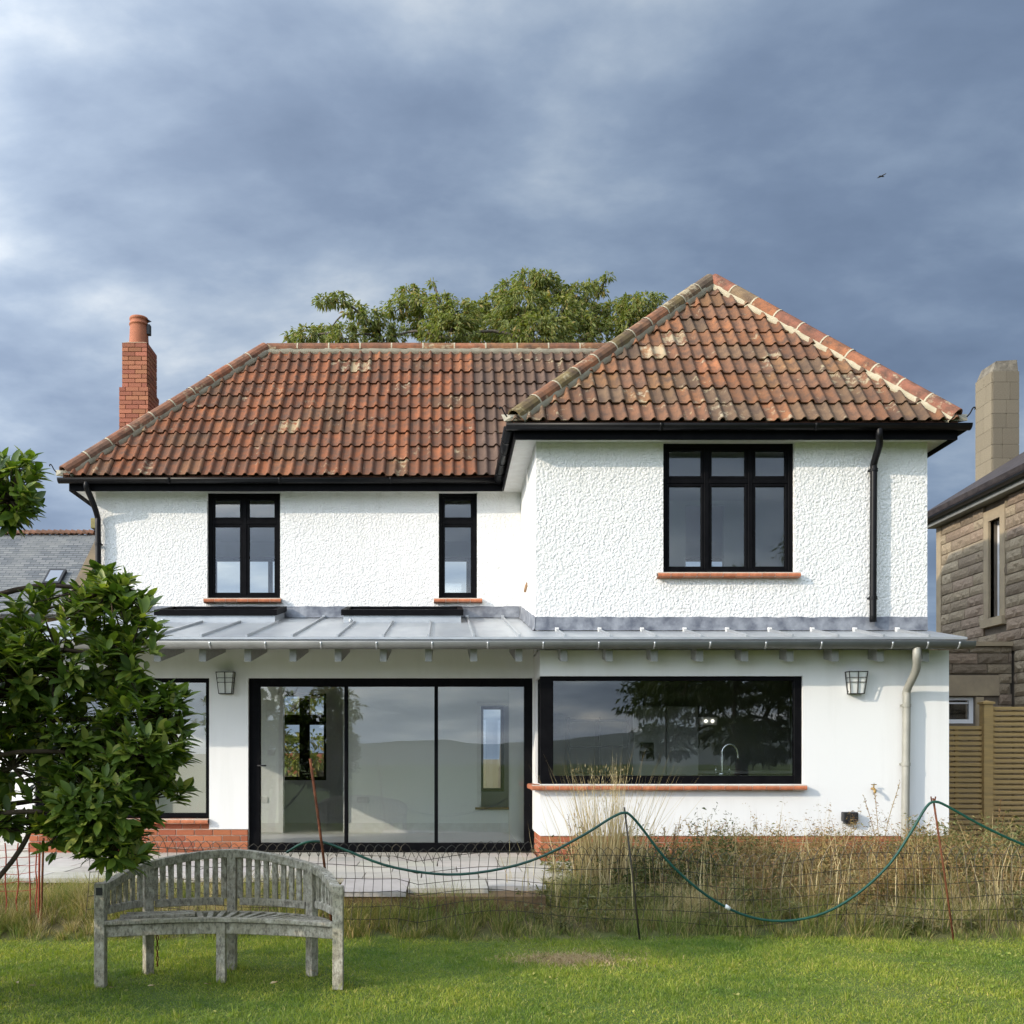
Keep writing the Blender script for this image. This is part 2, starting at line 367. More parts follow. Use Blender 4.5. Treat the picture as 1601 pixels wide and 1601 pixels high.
M_LAWNBLADE = leaf_material('lawn_blade', [(0.0, (0.15, 0.225, 0.03)), (0.5, (0.225, 0.30, 0.045)), (0.85, (0.32, 0.37, 0.075)), (1.0, (0.48, 0.42, 0.17))], 0.35, 0.6, 0.3, (0.75, (0.55, 0.68, 0.60), (1.32, 1.14, 1.05)))
M_LONGGRASS = leaf_material('long_grass_blade', [(0.0, (0.11, 0.155, 0.032)), (0.5, (0.18, 0.215, 0.055)), (0.75, (0.32, 0.29, 0.12)), (1.0, (0.48, 0.39, 0.20))], 0.3, 0.6, 0.3, (0.8, (0.8, 0.95, 0.8), (1.15, 1.0, 1.0)))
M_DRYGRASS = leaf_material('dry_grass_stem', [(0.0, (0.30, 0.22, 0.10)), (0.5, (0.46, 0.36, 0.19)), (1.0, (0.60, 0.50, 0.29))], 0.2, 0.7)
M_WEEDBROWN = leaf_material('brown_weed', [(0.0, (0.14, 0.075, 0.035)), (0.4, (0.27, 0.165, 0.07)), (0.75, (0.35, 0.25, 0.10)), (1.0, (0.20, 0.19, 0.06))], 0.2, 0.7)
M_WEEDGREEN = leaf_material('green_weed', [(0.0, (0.085, 0.10, 0.032)), (0.6, (0.15, 0.155, 0.055)), (1.0, (0.27, 0.22, 0.09))], 0.25, 0.6)
M_STRAW = leaf_material('straw_bits', [(0.0, (0.30, 0.20, 0.11)), (1.0, (0.55, 0.42, 0.24))], 0.2, 0.8)

# ------------------------------------------------------------------ ground
def ground_z(x, y):
    t = min(max((y - 8.30) / 0.85, 0), 1); t = t*t*(3-2*t)
    return 0.20*t + 0.012*math.sin(x*1.7+0.6)*math.sin(y*1.3) * min(max((y-2)/3, 0), 1)
def ground_mat():
    t = NT('ground_soil_and_grass'); p = t.co(); s = t.n('ShaderNodeSeparateXYZ'); t.l(p, s.inputs[0])
    n = t.noise(3.0, 6, 0.65); n2 = t.noise(0.35, 4, 0.6); n3 = t.noise(40, 3, 0.6)
    lawn = t.mix(t.ramp(n, [(0.3, (0,0,0)), (0.7, (1,1,1))]), (0.060, 0.105, 0.018), (0.110, 0.165, 0.028))
    lawn = t.mix(t.ramp(n2, [(0.45, (0,0,0)), (0.75, (1,1,1))]), lawn, (0.16, 0.17, 0.045))
    lawn = t.mix(t.math('MULTIPLY', t.ramp(n3, [(0.4, (0,0,0)), (0.7, (1,1,1))]), 0.5), lawn, (0.05, 0.075, 0.018))
    soil = t.mix(n, (0.10, 0.075, 0.038), (0.16, 0.13, 0.06))
    f = t.math('ADD', t.math('MULTIPLY', t.math('SUBTRACT', s.outputs[1], 8.25), 2.2), t.math('MULTIPLY', t.math('SUBTRACT', n, 0.5), 1.5), True)
    t.col(t.mix(f, lawn, soil)); t.rough(0.95); t.bump(n3, 0.6, 0.02)
    return t.m
M_GROUND = ground_mat()
xs = [-900, -300, -80, -30, -15] + [-10 + 0.5*i for i in range(41)] + [15, 30, 80, 300, 900]
ys = [-900, -300, -80, -30, -10, -4, 0, 3] + [4 + 0.15*i for i in range(54)] + [13, 16, 20, 26, 40, 90, 300, 900]
g = MB(); nx = len(xs)
g.v = [(x, y, ground_z(x, y)) for y in ys for x in xs]
g.f = [(j*nx+i, j*nx+i+1, (j+1)*nx+i+1, (j+1)*nx+i) for j in range(len(ys)-1) for i in range(nx-1)]
structure(g.build('lawn', M_GROUND, None, smooth=True, fix=False))

def ridge_hill(name, pts, depth, mat, base=-1):
    """long low hill: pts = crest (x, y, z); falls off to both sides"""
    m = MB(); k = len(pts)
    for dy, fz in ((-depth, 0.0), (-depth*0.5, 0.55), (0, 1.0), (depth*0.6, 0.6), (depth*1.2, 0.0)):
        for i, (x, y, z) in enumerate(pts):
            jz = 0.06*z*math.sin(i*2.1+dy*0.3)
            m.v.append((x, y+dy, base+(z-base)*fz+jz*fz))
    for j in range(4):
        for i in range(k-1): m.f.append((j*k+i, j*k+i+1, (j+1)*k+i+1, (j+1)*k+i))
    return structure(m.build(name, mat, None, smooth=True, fix=False))
M_HILL = basic('hillside', (0.060, 0.085, 0.035), (0.12, 0.13, 0.06), 0.05, 0.95, bump=1.0, bscale=0.4, bdist=1.0)
M_HILLFAR = basic('hazy_hillside', (0.15, 0.175, 0.165), (0.19, 0.215, 0.18), 0.02, 0.95)  # distance haze is mixed into this paler hill colour
ridge_hill('hill', [(20+8*i, 120, 17 + 4*math.sin(i*0.8+0.5) + i*0.5) for i in range(10)], 30, M_HILL)
ridge_hill('hill', [(-320+20*i, -330, 8 + 4*math.sin(i*0.37) + 2.0*math.sin(i*0.9+1)) for i in range(33)], 120, M_HILLFAR)

# ------------------------------------------------------------------ patio
Y_B, Y_M, Y_K, Y_D = 12.2, 14.5, 11.7, 12.5         # bay wall, main wall, kitchen wall, door wall
XL, XR, XB = -4.89, 5.79, 1.128
ZP = 0.34
def slab_material():
    t = NT('sandstone_slab'); oi = t.n('ShaderNodeObjectInfo'); v = t.co()
    m = t.n('ShaderNodeMix', data_type='RGBA', blend_type='MULTIPLY'); m.inputs['Factor'].default_value = 1.0
    t.l(oi.outputs['Color'], m.inputs['A']); t.l(t.ramp(t.noise(2.2, 6, 0.65, vec=v), [(0.3, (0.82,0.80,0.78)), (0.7, (1.08,1.07,1.05))]), m.inputs['B'])
    t.col(m.outputs['Result']); t.rough(0.75); t.bump(t.noise(18, 5, 0.6, vec=v), 0.3, 0.006); return t.m
M_SLAB = slab_material()
def unit_box(name, mat, bev=0.0):
    m = MB().box(-.5, .5, -.5, .5, -.5, .5); me = m.mesh(name, mat)
    if bev:
        bm = bmesh.new(); bm.from_mesh(me); bmesh.ops.bevel(bm, geom=bm.edges[:], offset=bev, segments=1, affect='EDGES'); bm.to_mesh(me); bm.free()
    return me
base = MB().box(-9.5, 1.12, 9.83, 12.48, 0.02, ZP-.045).box(1.125, 2.6, 9.83, 11.68, 0.02, ZP-.045).box(-0.92, 0.9, 8.82, 9.825, 0.02, ZP-.045).box(-9.5, -5.06, 12.481, 15.58, 0.02, ZP-.045)
patio = structure(base.build('patio', M_EARTH))
me_slab = unit_box('slab', M_SLAB)
def slab(x0, x1, y0, y1):
    o = obj('slab', me_slab, patio); o.location = ((x0+x1)/2, (y0+y1)/2, ZP-.022+random.uniform(-.003, .003))
    o.scale = (x1-x0-.012, y1-y0-.012, .044); k = random.uniform(.85, 1.1)
    o.rotation_euler = (random.gauss(0, .002), random.gauss(0, .002), 0)
    o.color = (0.50*k, 0.475*k*random.uniform(.97, 1.02), 0.435*k*random.uniform(.93, 1.03), 1)
for r in range(5):
    y0 = 9.80 + r*.53; x = -9.5 + random.uniform(0, .5); lim = 1.12 if y0 > 11.3 else 2.6
    while x < lim - .1:
        w = random.choice((.56, .86, .86, .66)); x1 = min(x+w, lim)
        if lim - x1 < .2: x1 = lim
        slab(x, x1, y0, min(y0+.53, 12.47)); x = x1
for r in range(6):
    x = -9.5
    while x < -5.2: slab(x, min(x+.86, -5.07), 12.49+r*.515, 12.49+(r+1)*.515); x += .86
for x0, x1, y0, y1 in ((-.92, -.30, 8.80, 9.79), (-.30, .42, 9.02, 9.79), (.42, .95, 9.2, 9.79)): slab(x0, x1, y0, y1)

# ------------------------------------------------------------------ the house
house = thing('house', 'white rendered two-storey house with red clay tiled roof and single-storey extension', 'house', (0.45, 14.5, 0.2))
ZS, ZE = 5.25, 5.40                                  # soffit, eaves
w1 = (ax(324, Y_M), ax(438, Y_M), az(936, Y_M), ZS); w2 = (ax(686, Y_M), ax(746, Y_M), az(936, Y_M), ZS)
w3 = (ax(1037, Y_B), ax(1242, Y_B), az(896, Y_B), ZS)
kw = (XB-.01, ax(1255, Y_K), az(1226, Y_K), az(1057, Y_K))
dw = (ax(388, Y_D), ax(833, Y_D), 0.357, az(1060, Y_D)); lw = (ax(54, Y_D), ax(327, Y_D), 0.62, az(1060, Y_D))
MB().wall(XL, XB-.002, 2.9, ZE-.03, Y_M, Y_M+.25, [w1, w2]).build('main_wall', M_RC_MAIN, house)
MB().wall(XB, XR, 2.75, ZE-.03, Y_B, Y_B+.25, [w3]).build('bay_wall', M_RC_BAY, house)
MB().wall(Y_B+.252, Y_M+.26, 2.75, ZE-.03, XB, XB+.25, axis='y').build('bay_side_wall', M_RENDER, house)
MB().wall(XB, 5.80, 0.60, 2.72, Y_K, Y_K+.12, [kw]).build('kitchen_wall', M_RENDER, house)
MB().wall(Y_K+.122, Y_D+.25, 0.60, 2.72, XB, XB+.12, [(Y_K, 12.30, kw[2], kw[3])], axis='y').build('kitchen_return_wall', M_RENDER, house)
MB().wall(-5.05, XB-.002, 0.62, 2.86, Y_D, Y_D+.2, [dw, lw]).build('extension_wall', M_RENDER, house)
MB().wall(Y_K+.122, 18.1, 0.2, 2.72, 5.60, 5.80, axis='y').build('side_wall', M_RENDER, house)
MB().wall(Y_B+.252, 18.1, 2.725, ZE-.03, XR-.25, XR-.001, axis='y').build('side_wall', M_RC_BAY, house)
sdw = (12.95, 15.2, .76, 2.46)
MB().wall(Y_D+.202, 18.1, 0.2, 2.86, -5.05, -4.85, [sdw], axis='y').build('side_wall', M_RENDER, house)
MB().wall(Y_M+.252, 18.1, 2.865, ZE-.03, XL, XL+.25, axis='y').build('side_wall', M_RC_MAIN, house)
hall_win = (ax(440, 18.1), ax(512, 18.1), 1.10, 2.62)
MB().wall(-4.63, 5.53, 0.2, ZE-.03, 17.9, 18.1, [hall_win, (2.9, 5.2, 3.75, 5.0), (-4.0, -2.0, 3.8, 5.0), (-.9, .5, 3.9, 5.0), (0.3, 1.1, .9, 2.4)]).build('rear_wall', M_RENDER, house)
# rooms
MB().box(-4.84, 5.59, 12.705, 17.89, 0.25, 0.352).box(XB+.13, 5.59, 11.83, 12.70, 0.25, 0.352).build('floor', M_FLOOR, house)
RLX = ((-3.78, -2.21), (-1.30, .262)); RY0, RY1 = 13.60, 14.43
cm = MB().box(-4.84, 5.53, 14.76, 17.89, 2.74, 2.96).box(-4.84, XB-.01, 12.71, RY0, 2.74, 2.82).box(-4.84, XB-.01, RY1, 14.755, 2.741, 2.82)
for xa, xb in ((-4.84, RLX[0][0]), (RLX[0][1], RLX[1][0]), (RLX[1][1], XB-.01)): cm.box(xa, xb, RY0+.0005, RY1-.0005, 2.7405, 2.8195)
for xa, xb in RLX:      # light shafts under the rooflights
    cm.box(xa-.03, xa-.002, RY0-.03, RY1+.03, 2.83, 3.24).box(xb+.002, xb+.03, RY0-.03, RY1+.03, 2.83, 3.24).box(xa-.001, xb+.001, RY0-.03, RY0-.002, 2.831, 3.23).box(xa-.001, xb+.001, RY1+.002, RY1+.03, 2.831, 3.38)
cm.box(XB+.13, 5.53, 11.83, 14.755, 2.725, 2.745).build('ceiling', M_CEIL, house)
MB().box(-4.63, XB-.01, 14.76, 17.89, 5.27, 5.33).box(XB+.26, 5.53, 12.46, 17.89, 5.27, 5.33).build('ceiling', M_CEIL, house)
YR = 15.6
door_in = (ax(443, YR), ax(537, YR), 0.30, 2.58); niche = (ax(752, YR), ax(810, YR), az(1262, YR), az(1103, YR))
MB().wall(-4.84, XB, 0.353, 2.735, YR, YR+.12, [door_in, niche]).build('interior_wall', M_PLASTER, house)
MB().box(XB-.10, XB-.004, 12.71, YR-.005, .353, 2.735).build('interior_wall', M_PLASTER, house)
MB().box(XB+.01, 5.59, 16.4, 16.5, .353, 2.72).build('interior_wall', basic('kitchen_wall_paint', (.34,.35,.33), None, 1, .8), house)
MB().wall(XB+.26, 5.53, 2.965, 5.235, 14.9, 15.0, [(ax(1072, 14.9), ax(1132, 14.9), az(886, 14.9), az(790, 14.9))]).build('interior_wall', M_PLASTER, house)
MB().box(-1.35, -1.25, 14.76, 17.89, 2.965, 5.235).build('interior_wall', M_PLASTER, house)
MB().box(XB+.005, XB+.105, 15.01, 17.89, 2.965, 5.235).build('interior_wall', M_PLASTER, house)
MB().box(-4.83, door_in[0]-.07, YR-.018, YR-.002, .354, .50).box(door_in[1]+.07, XB-.11, YR-.018, YR-.002, .354, .50).build('skirting_board', M_WHITEPAINT, house)
m = MB()
for x in (door_in[0]-.035, door_in[1]+.035): m.box(x-.035, x+.035, YR-.025, YR-.003, .354, 2.65)
m.box(door_in[0], door_in[1], YR-.024, YR-.004, 2.58, 2.65); m.build('door_architrave', M_WHITEPAINT, house)
MB().box(niche[0]-.09, niche[1]+.09, YR-.06, YR+.10, niche[2]-.035, niche[2]).build('niche_sill', M_WOOD_SILL, house)
m = MB()
for x in (niche[0]-.03, niche[1]+.03): m.box(x-.03, x+.03, YR-.02, YR-.003, niche[2]+.001, niche[3]+.06)
m.box(niche[0], niche[1], YR-.019, YR-.004, niche[3], niche[3]+.058); m.build('niche_frame', M_WHITEPAINT, house)
for x0, x1, y0, y1 in ((558, 576, 1246, 1255), (404, 419, 1246, 1255), (419, 430, 1172, 1181)):
    bevel(MB().box(ax(x0, YR), ax(x1, YR), YR-.012, YR-.001, az(y1, YR), az(y0, YR)).build('socket_plate', M_WHITEPAINT, house), .004)

def window(parent, x0, x1, z0, z1, y, vs=(), hs=(), l=.06, r=.06, t=.06, b=.06, mid=.075, depth=.07, sash=.0, axis='x', name='window', label=None):
    P = (lambda m, a0, a1, d0, d1, c0, c1: m.box(a0, a1, d0, d1, c0, c1)) if axis == 'x' else (lambda m, a0, a1, d0, d1, c0, c1: m.box(d0, d1, a0, a1, c0, c1))
    m = MB(); e = .0015
    P(m, x0, x0+l, y, y+depth, z0, z1); P(m, x1-r, x1, y, y+depth, z0, z1)
    P(m, x0+l, x1-r, y+e, y+depth-e, z1-t, z1); P(m, x0+l, x1-r, y+e, y+depth-e, z0, z0+b)
    for v in vs: P(m, v-mid/2, v+mid/2, y+2*e, y+depth-2*e, z0+b, z1-t)
    ex = [x0+l] + [q for v in vs for q in (v-mid/2, v+mid/2)] + [x1-r]; ez = [z0+b] + [q for h in hs for q in (h-mid/2, h+mid/2)] + [z1-t]
    for h in hs:
        for i in range(0, len(ex), 2): P(m, ex[i], ex[i+1], y+3*e, y+depth-3*e, h-mid/2, h+mid/2)
    w = m.build(name, M_BLACKFRAME, parent, weld=False)
    bevel(w, .004, 1)
    if label: w['label'] = label
    for i in range(0, len(ex), 2):
        for j in range(0, len(ez), 2):
            a0, a1, c0, c1 = ex[i], ex[i+1], ez[j], ez[j+1]
            if sash:
                s = MB(); ya, yb = y+.012, y+depth-.012
                P(s, a0, a0+sash, ya, yb, c0, c1); P(s, a1-sash, a1, ya, yb, c0, c1)
                P(s, a0+sash, a1-sash, ya+e, yb-e, c1-sash, c1); P(s, a0+sash, a1-sash, ya+e, yb-e, c0, c0+sash)
                bevel(s.build('sash', M_BLACKFRAME, w, weld=False), .004, 1)
                a0 += sash; a1 -= sash; c0 += sash; c1 -= sash
            p = MB(); P(p, a0-.004, a1+.004, y+.034, y+.042, c0-.004, c1+.004); p.build('pane', M_GLASS, w)
    return w
def sill(x0, x1, ztop, yf, yb, tile, parent=house):
    """row of quarry tiles with a rounded nose, laid on a mortar bed"""
    n = max(1, round((x1-x0)/tile)); w = (x1-x0)/n
    bed = MB().box(x0+.004, x1-.004, yf+.012, yb, ztop-.062, ztop-.004).build('sill', M_BRICKMORTAR, parent)
    h = w/2-.004; prof = [(yb-yf, 0.002), (.03, -.010), (.008, -.018), (0, -.034), (.004, -.055), (.02, -.066), (yb-yf, -.066)]
    q = MB(); k = len(prof); q.v = [(sx*h, a, c) for sx in (-1, 1) for a, c in prof]
    q.f = [(i, (i+1) % k, k+(i+1) % k, k+i) for i in range(k)] + [tuple(range(k)), tuple(range(2*k-1, k-1, -1))]
    me = q.mesh('sill_tile', M_BRICK)
    for i in range(n):
        o = obj('sill_tile', me, bed); o.location = (x0+(i+.5)*w, yf, ztop+random.uniform(-.002, .002))
        k2 = random.uniform(.85, 1.1); o.color = (.46*k2, .165*k2, .085*k2, 1)
    return bed
window(house, *w1[:2], w1[2], w1[3], Y_M+.06, [(w1[0]+w1[1])/2], [az(816, Y_M+.06)], l=.055, r=.055, t=.055, b=.06, mid=.06, sash=.038)
window(house, *w2[:2], w2[2], w2[3], Y_M+.06, [], [az(816, Y_M+.06)], l=.05, r=.05, t=.055, b=.06, mid=.06, sash=.038)
window(house, *w3[:2], w3[2], w3[3], Y_B+.05, [ax(1105, Y_B+.05), ax(1173.5, Y_B+.05)], [az(752, Y_B+.05)], l=.05, r=.055, t=.05, b=.055, mid=.055, sash=.036)
sill(ax(320, Y_M), ax(441, Y_M), w1[2], Y_M-.10, Y_M+.10, .16); sill(ax(678, Y_M), ax(754, Y_M), w2[2], Y_M-.10, Y_M+.10, .16)
sill(ax(1029, Y_B-.1), ax(1253, Y_B-.1), w3[2], Y_B-.10, Y_B+.10, .155)
window(house, 1.133, kw[1], kw[2], kw[3], Y_K+.03, l=.15, r=.085, t=.05, b=.095, depth=.075)
window(house, Y_K+.11, 12.298, kw[2], kw[3], XB+.03, l=.03, r=.06, t=.05, b=.095, depth=.06, axis='y')
sill(ax(832, Y_K-.1), ax(1263, Y_K-.1), kw[2]-.003, Y_K-.10, Y_K+.10, .158)
ret = MB().box(XB-.10, XB-.002, Y_K-.09, 12.30, kw[2]-.069, kw[2]-.006); bevel(ret.build('sill', basic('return_sill_tile', (.44,.16,.085), (.38,.13,.07), 9, .85), house), .02, 3)
window(house, lw[0], lw[1], .755, lw[3], Y_D+.04, [], [], l=.10, r=.05, t=.05, b=.06, depth=.07)
sill(lw[0]-.02, lw[1]+.0, .752, Y_D-.07, Y_D+.10, .16)
window(house, *sdw, -5.02, [14.07], [], axis='y')
sd = window(house, dw[0], dw[1], dw[2], dw[3], Y_D+.05, [ax(541, Y_D+.05), ax(682, Y_D+.05)], [], l=.135, r=.10, t=.10, b=.09, mid=.045, depth=.09, name='sliding_door')
hz = az(1197, Y_D)
MB().tube([(dw[0]+.115, Y_D+.05, hz), (dw[0]+.115, Y_D+.0, hz), (dw[0]+.22, Y_D-.005, hz)], .010, 8).build('handle', M_DARKPLASTIC, sd, True)
MB().box(dw[0], dw[1], Y_D-.03, Y_D+.049, ZP+.004, dw[2]+.004).build('threshold', M_BLACKFRAME, sd)
window(house, *hall_win[:2], hall_win[2], hall_win[3], 17.95, [(hall_win[0]+hall_win[1])/2+.02], [2.16], l=.03, r=.05, t=.05, b=.06, mid=.18, depth=.06)
for q in ((2.9, 5.2, 3.75, 5.0), (-4.0, -2.0, 3.8, 5.0), (-.9, .5, 3.9, 5.0), (0.3, 1.1, .9, 2.4)):
    window(house, *q, 17.95, [(q[0]+q[1])/2], [], depth=.06)

# brick plinths
me_brick = unit_box('brick', M_BRICK, .03)
def brickwork(parent, u0, u1, z0, z1, face, thick=.05, axis='x', base=(.40, .135, .07), L=.225, H=.075, first=0):
    k = 0; z = z1
    while z > z0 + .01:
        zt, zb = z, max(z-H, z0); u = u0 - (L/2 if (k+first) % 2 else 0)
        while u < u1 - .005:
            a, b = max(u, u0), min(u+L, u1)
            if b-a > .02:
                o = obj('brick', me_brick, parent); c = face + thick/2 + random.uniform(0, .003)
                o.location = ((a+b)/2, c, (zt+zb)/2) if axis == 'x' else (c, (a+b)/2, (zt+zb)/2)
                o.scale = (b-a-.010, thick, zt-zb-.010) if axis == 'x' else (thick, b-a-.010, zt-zb-.010)
                q = random.uniform(.75, 1.15); o.color = (base[0]*q, base[1]*q*random.uniform(.9, 1.1), base[2]*q, 1)
            u += L
        z -= H; k += 1
pl = MB().box(XB+.012, 5.79, Y_K+.020, Y_K+.10, .1, .598).box(XB+.012, XB+.1, Y_K+.10, Y_D+.01, .1, .598).build('plinth', M_BRICKMORTAR, house)
brickwork(pl, XB+.004, 5.796, .298, .598, Y_K+.008); brickwork(pl, Y_K+.06, Y_D, .298, .598, XB+.004, axis='y', first=1)
pl = MB().box(-5.03, dw[0]-.012, Y_D+.020, Y_D+.10, .1, .618).box(lw[0], lw[1], Y_D+.020, Y_D+.10, .6185, .69).build('plinth', M_BRICKMORTAR, house)
brickwork(pl, -5.04, dw[0]-.004, .242, .617, Y_D+.008); brickwork(pl, lw[0], lw[1], .619, .688, Y_D+.008, H=.069)

# eaves: soffits, fascias, black gutters
OH = .26
MB().box(XL-OH, XB-OH-.01, Y_M-OH, Y_M-.002, ZS, ZS+.02).box(XB-OH, XB-.002, Y_B-OH, Y_M-.002, ZS+.0005, ZS+.0205).box(XB, XR+OH-.06, Y_B-OH, Y_B-.002, ZS, ZS+.02)\
    .box(XR+.002, XR+OH-.06, Y_B-.001, 18.3, ZS+.0006, ZS+.0206).box(XL-OH, XL-.002, Y_M-.001, 18.3, ZS+.0006, ZS+.0206).build('soffit', M_WHITEPAINT, house)
MB().box(XL-OH-.02, XB-OH-.021, Y_M-OH-.02, Y_M-OH, 5.196, ZE-.02).box(XB-OH-.02, XR+OH-.04, Y_B-OH-.02, Y_B-OH, 5.196, ZE-.02)\
    .box(XB-OH-.02, XB-OH, Y_B-OH+.001, Y_M-OH-.021, 5.196, ZE-.02).box(XR+OH-.06, XR+OH-.04, Y_B-OH+.001, 18.3, 5.196, ZE-.02)\
    .box(XL-OH-.02, XL-OH, Y_M-OH+.001, 18.3, 5.196, ZE-.02).build('fascia_board', M_BLACKFRAME, house)
GP = [(.058*math.cos(a), .058*math.sin(a)) for a in [math.pi + math.pi*i/10 for i in range(11)]]
GP = [(-.066, .004), (-.058, .006)] + GP + [(.058, .006), (.066, .004)]
def gutter(p, q, mat, clips=0, joint=1.8, prof=GP):
    m = MB().sweep(p, q, prof)
    d = (Vector(q)-Vector(p)); L = d.length; d.normalize()
    for c, s in ((p, 1), (q, -1)):
        k = [Vector(c) + d*.004*s + d.cross(Vector((0,0,1)))*a + Vector((0,0,b)) for a, b in prof[1:-1]]
        m.add(k, [tuple(range(len(k)))])
    o = m.build('gutter', mat, house, True, fix=False)
    sl = o.modifiers.new('thick', 'SOLIDIFY'); sl.thickness = .005
    n = int(L/joint)
    for i in range(1, n+1):
        c = Vector(p) + d*(L*i/(n+1)); big = [(a*1.09, b*1.09-.001) for a, b in prof]
        j = MB().sweep(c-d*.02, c+d*.02, big).build('gutter_bracket', mat, o, True, fix=False)
        sj = j.modifiers.new('thick', 'SOLIDIFY'); sj.thickness = .004
    return o
zg = ZE-.055
gutter((XL-OH-.14, Y_M-OH-.09, zg), (XB-OH-.03, Y_M-OH-.09, zg), M_BLACKGUT)
gutter((XB-OH-.12, Y_B-OH-.09, zg), (XR+OH+.07, Y_B-OH-.09, zg), M_BLACKGUT)
gutter((XB-OH-.075, Y_B-OH-.03, zg-.002), (XB-OH-.075, Y_M-OH-.03, zg-.002), M_BLACKGUT, joint=.5)
gutter((XR+OH+.02, Y_B-OH-.03, zg-.002), (XR+OH+.02, 18.3, zg-.002), M_BLACKGUT)

# ---- clay tiled roofs
TW, TL = .318, .405
def tile_mesh():
    """two-roll clay tile: pan, roll, pan, roll; lower edge at y=0, lifted on the course below"""
    prof = []
    for k in (0, 1):
        o = k*TW/2
        prof += [(o+.000, .010), (o+.012, .002), (o+.085, .002), (o+.097, .014), (o+.108, .034), (o+.127, .043), (o+.146, .032)]
    prof.append((TW, .010)); n = len(prof); m = MB(); zl, zu = .034, .004
    m.v = [(x, 0, h+zl) for x, h in prof] + [(x, TL, h+zu) for x, h in prof] + [(x, 0, h+zl) for x, h in prof] + [(x, .004, h+zl-.018) for x, h in prof]
    m.f = [(i, i+1, n+i+1, n+i) for i in range(n-1)] + [(2*n+i, 3*n+i, 3*n+i+1, 2*n+i+1) for i in range(n-1)]
    m.add([(TW, 0, .010+zl), (TW, 0, zl-.012), (TW, TL, -.01), (TW, TL, .010+zu)], [(0, 1, 2, 3)])
    me = m.mesh('roof_tile', M_TILE, fix=False)
    me.polygons.foreach_set('use_smooth', [i < n-1 for i in range(len(me.polygons))]); return me
ME_TILE = tile_mesh()
def clay(x, t, which):
    """colour of a tile: (r, g, b, lichen)"""
    k = random.uniform(.78, 1.18)
    if which == 'main':
        if x > .42:
            c = random.choice([(.165, .085, .060), (.145, .085, .070), (.19, .09, .055), (.135, .075, .055)]); li = random.choice((.1, .2, .3))
        else:
            c = random.choices([(.31, .088, .036), (.27, .080, .036), (.225, .078, .042), (.36, .105, .042), (.20, .088, .045), (.40, .13, .055)], (5, 5, 4, 2, 2, 1))[0]
            li = random.choices((.1, .3, .5, .95), (7, 5, 1.6, .35))[0]
    else:
        c = random.choices([(.30, .115, .055), (.26, .105, .060), (.19, .115, .072), (.36, .125, .055), (.155, .105, .072), (.45, .145, .065), (.32, .15, .07), (.23, .10, .06)], (5, 5, 3, 4, 2, 1.2, 3, 4))[0]
        li = random.choices((.15, .35, .5, .85), (7, 5, 1.4, .2))[0]
        if t < .12: li += .1
    m = (.225, .088, .050) if which == 'main' else (.25, .112, .065)
    if which == 'main' and x > .42: m = (.155, .083, .060)
    c = tuple(.62*p+.38*q for p, q in zip(c, m)); k *= .90; return (c[0]*k*.94, c[1]*k*1.06, c[2]*k*.98, li)
def tiled_slope(parent, y0, y1, z1, left, right, which, rows=10):
    """front slope between eaves y0 and ridge y1; left/right = (x at eaves, x at ridge)"""
    v = Vector((0, y1-y0, z1-ZE)); L = v.length; v.normalize(); u = Vector((1, 0, 0)); n = u.cross(v)
    g = L/rows; made = 0
    for k in range(rows):
        s = k*g - (.03 if k == 0 else 0); x = left[0] - (.5 if which == 'main' else .13) - .12
        while x < max(right)+.4:
            tl, tr = s/L, (s+TL)/L
            lmax, lmin = sorted((left[0]+(left[1]-left[0])*q for q in (tl, tr)), reverse=True); rmax, rmin = sorted((right[0]+(right[1]-right[0])*q for q in (tl, tr)), reverse=True)
            x0, x1 = x, x+TW; x += TW
            if x1 <= lmin or x0 >= rmax: continue
            me = ME_TILE; cut = x0 < lmax or x1 > rmin
            if s+TL > L+.02 or cut:
                bm = bmesh.new(); bm.from_mesh(ME_TILE); ge = lambda: bm.verts[:]+bm.edges[:]+bm.faces[:]
                for (xa, xb), sg in ((left, -1), (right, 1)):
                    dirv = Vector((xb-xa, L)); nn = Vector((dirv.y, -dirv.x, 0)).normalized()*sg
                    bmesh.ops.bisect_plane(bm, geom=ge(), plane_co=(xa-x0, -s, 0), plane_no=nn, clear_outer=True)
                if s+TL > L+.02: bmesh.ops.bisect_plane(bm, geom=ge(), plane_co=(0, L-s, 0), plane_no=(0, 1, 0), clear_outer=True)
                if not bm.faces or sum(f.calc_area() for f in bm.faces) < .004: bm.free(); continue
                me = bpy.data.meshes.new('roof_tile'); bm.to_mesh(me); bm.free(); me.materials.append(M_TILE) if not me.materials else None
            o = obj('roof_tile', me, parent)
            pos = Vector((x0, y0, ZE)) + v*s + n*random.uniform(-.003, .007)+u*random.gauss(0, .003)-v*max(0, random.gauss(0, .006))
            rot = Matrix((u, v, n)).transposed().to_4x4() @ Matrix.Rotation(random.gauss(0, .010), 4, 'Z') @ Matrix.Rotation(random.gauss(0, .012), 4, 'Y')
            o.matrix_basis = Matrix.Translation(pos) @ rot
            o.color = clay(x0, tl, which); made += 1
    return made
YE_M, YE_B, RUN, ZR = Y_M-OH-.05, Y_B-OH-.05, 2.12, 7.96
HL0, HL1 = -5.24, -2.78; BL0, BL1, BR0 = .83, 3.69, 6.0
m = MB(); e = -.012
m.add([(HL0, YE_M, ZE+e), (BL0, YE_M, ZE+e), (BL1, YE_M+RUN, ZR+e), (HL1, YE_M+RUN, ZR+e), (HL0, YE_M+2*RUN, ZE+e), (BR0, YE_M+2*RUN, ZE+e)],
      [(0, 1, 2, 3), (0, 3, 4), (3, 2, 5, 4)])
roof_m = m.build('main_roof', M_DECK, house, fix=False)
m = MB()
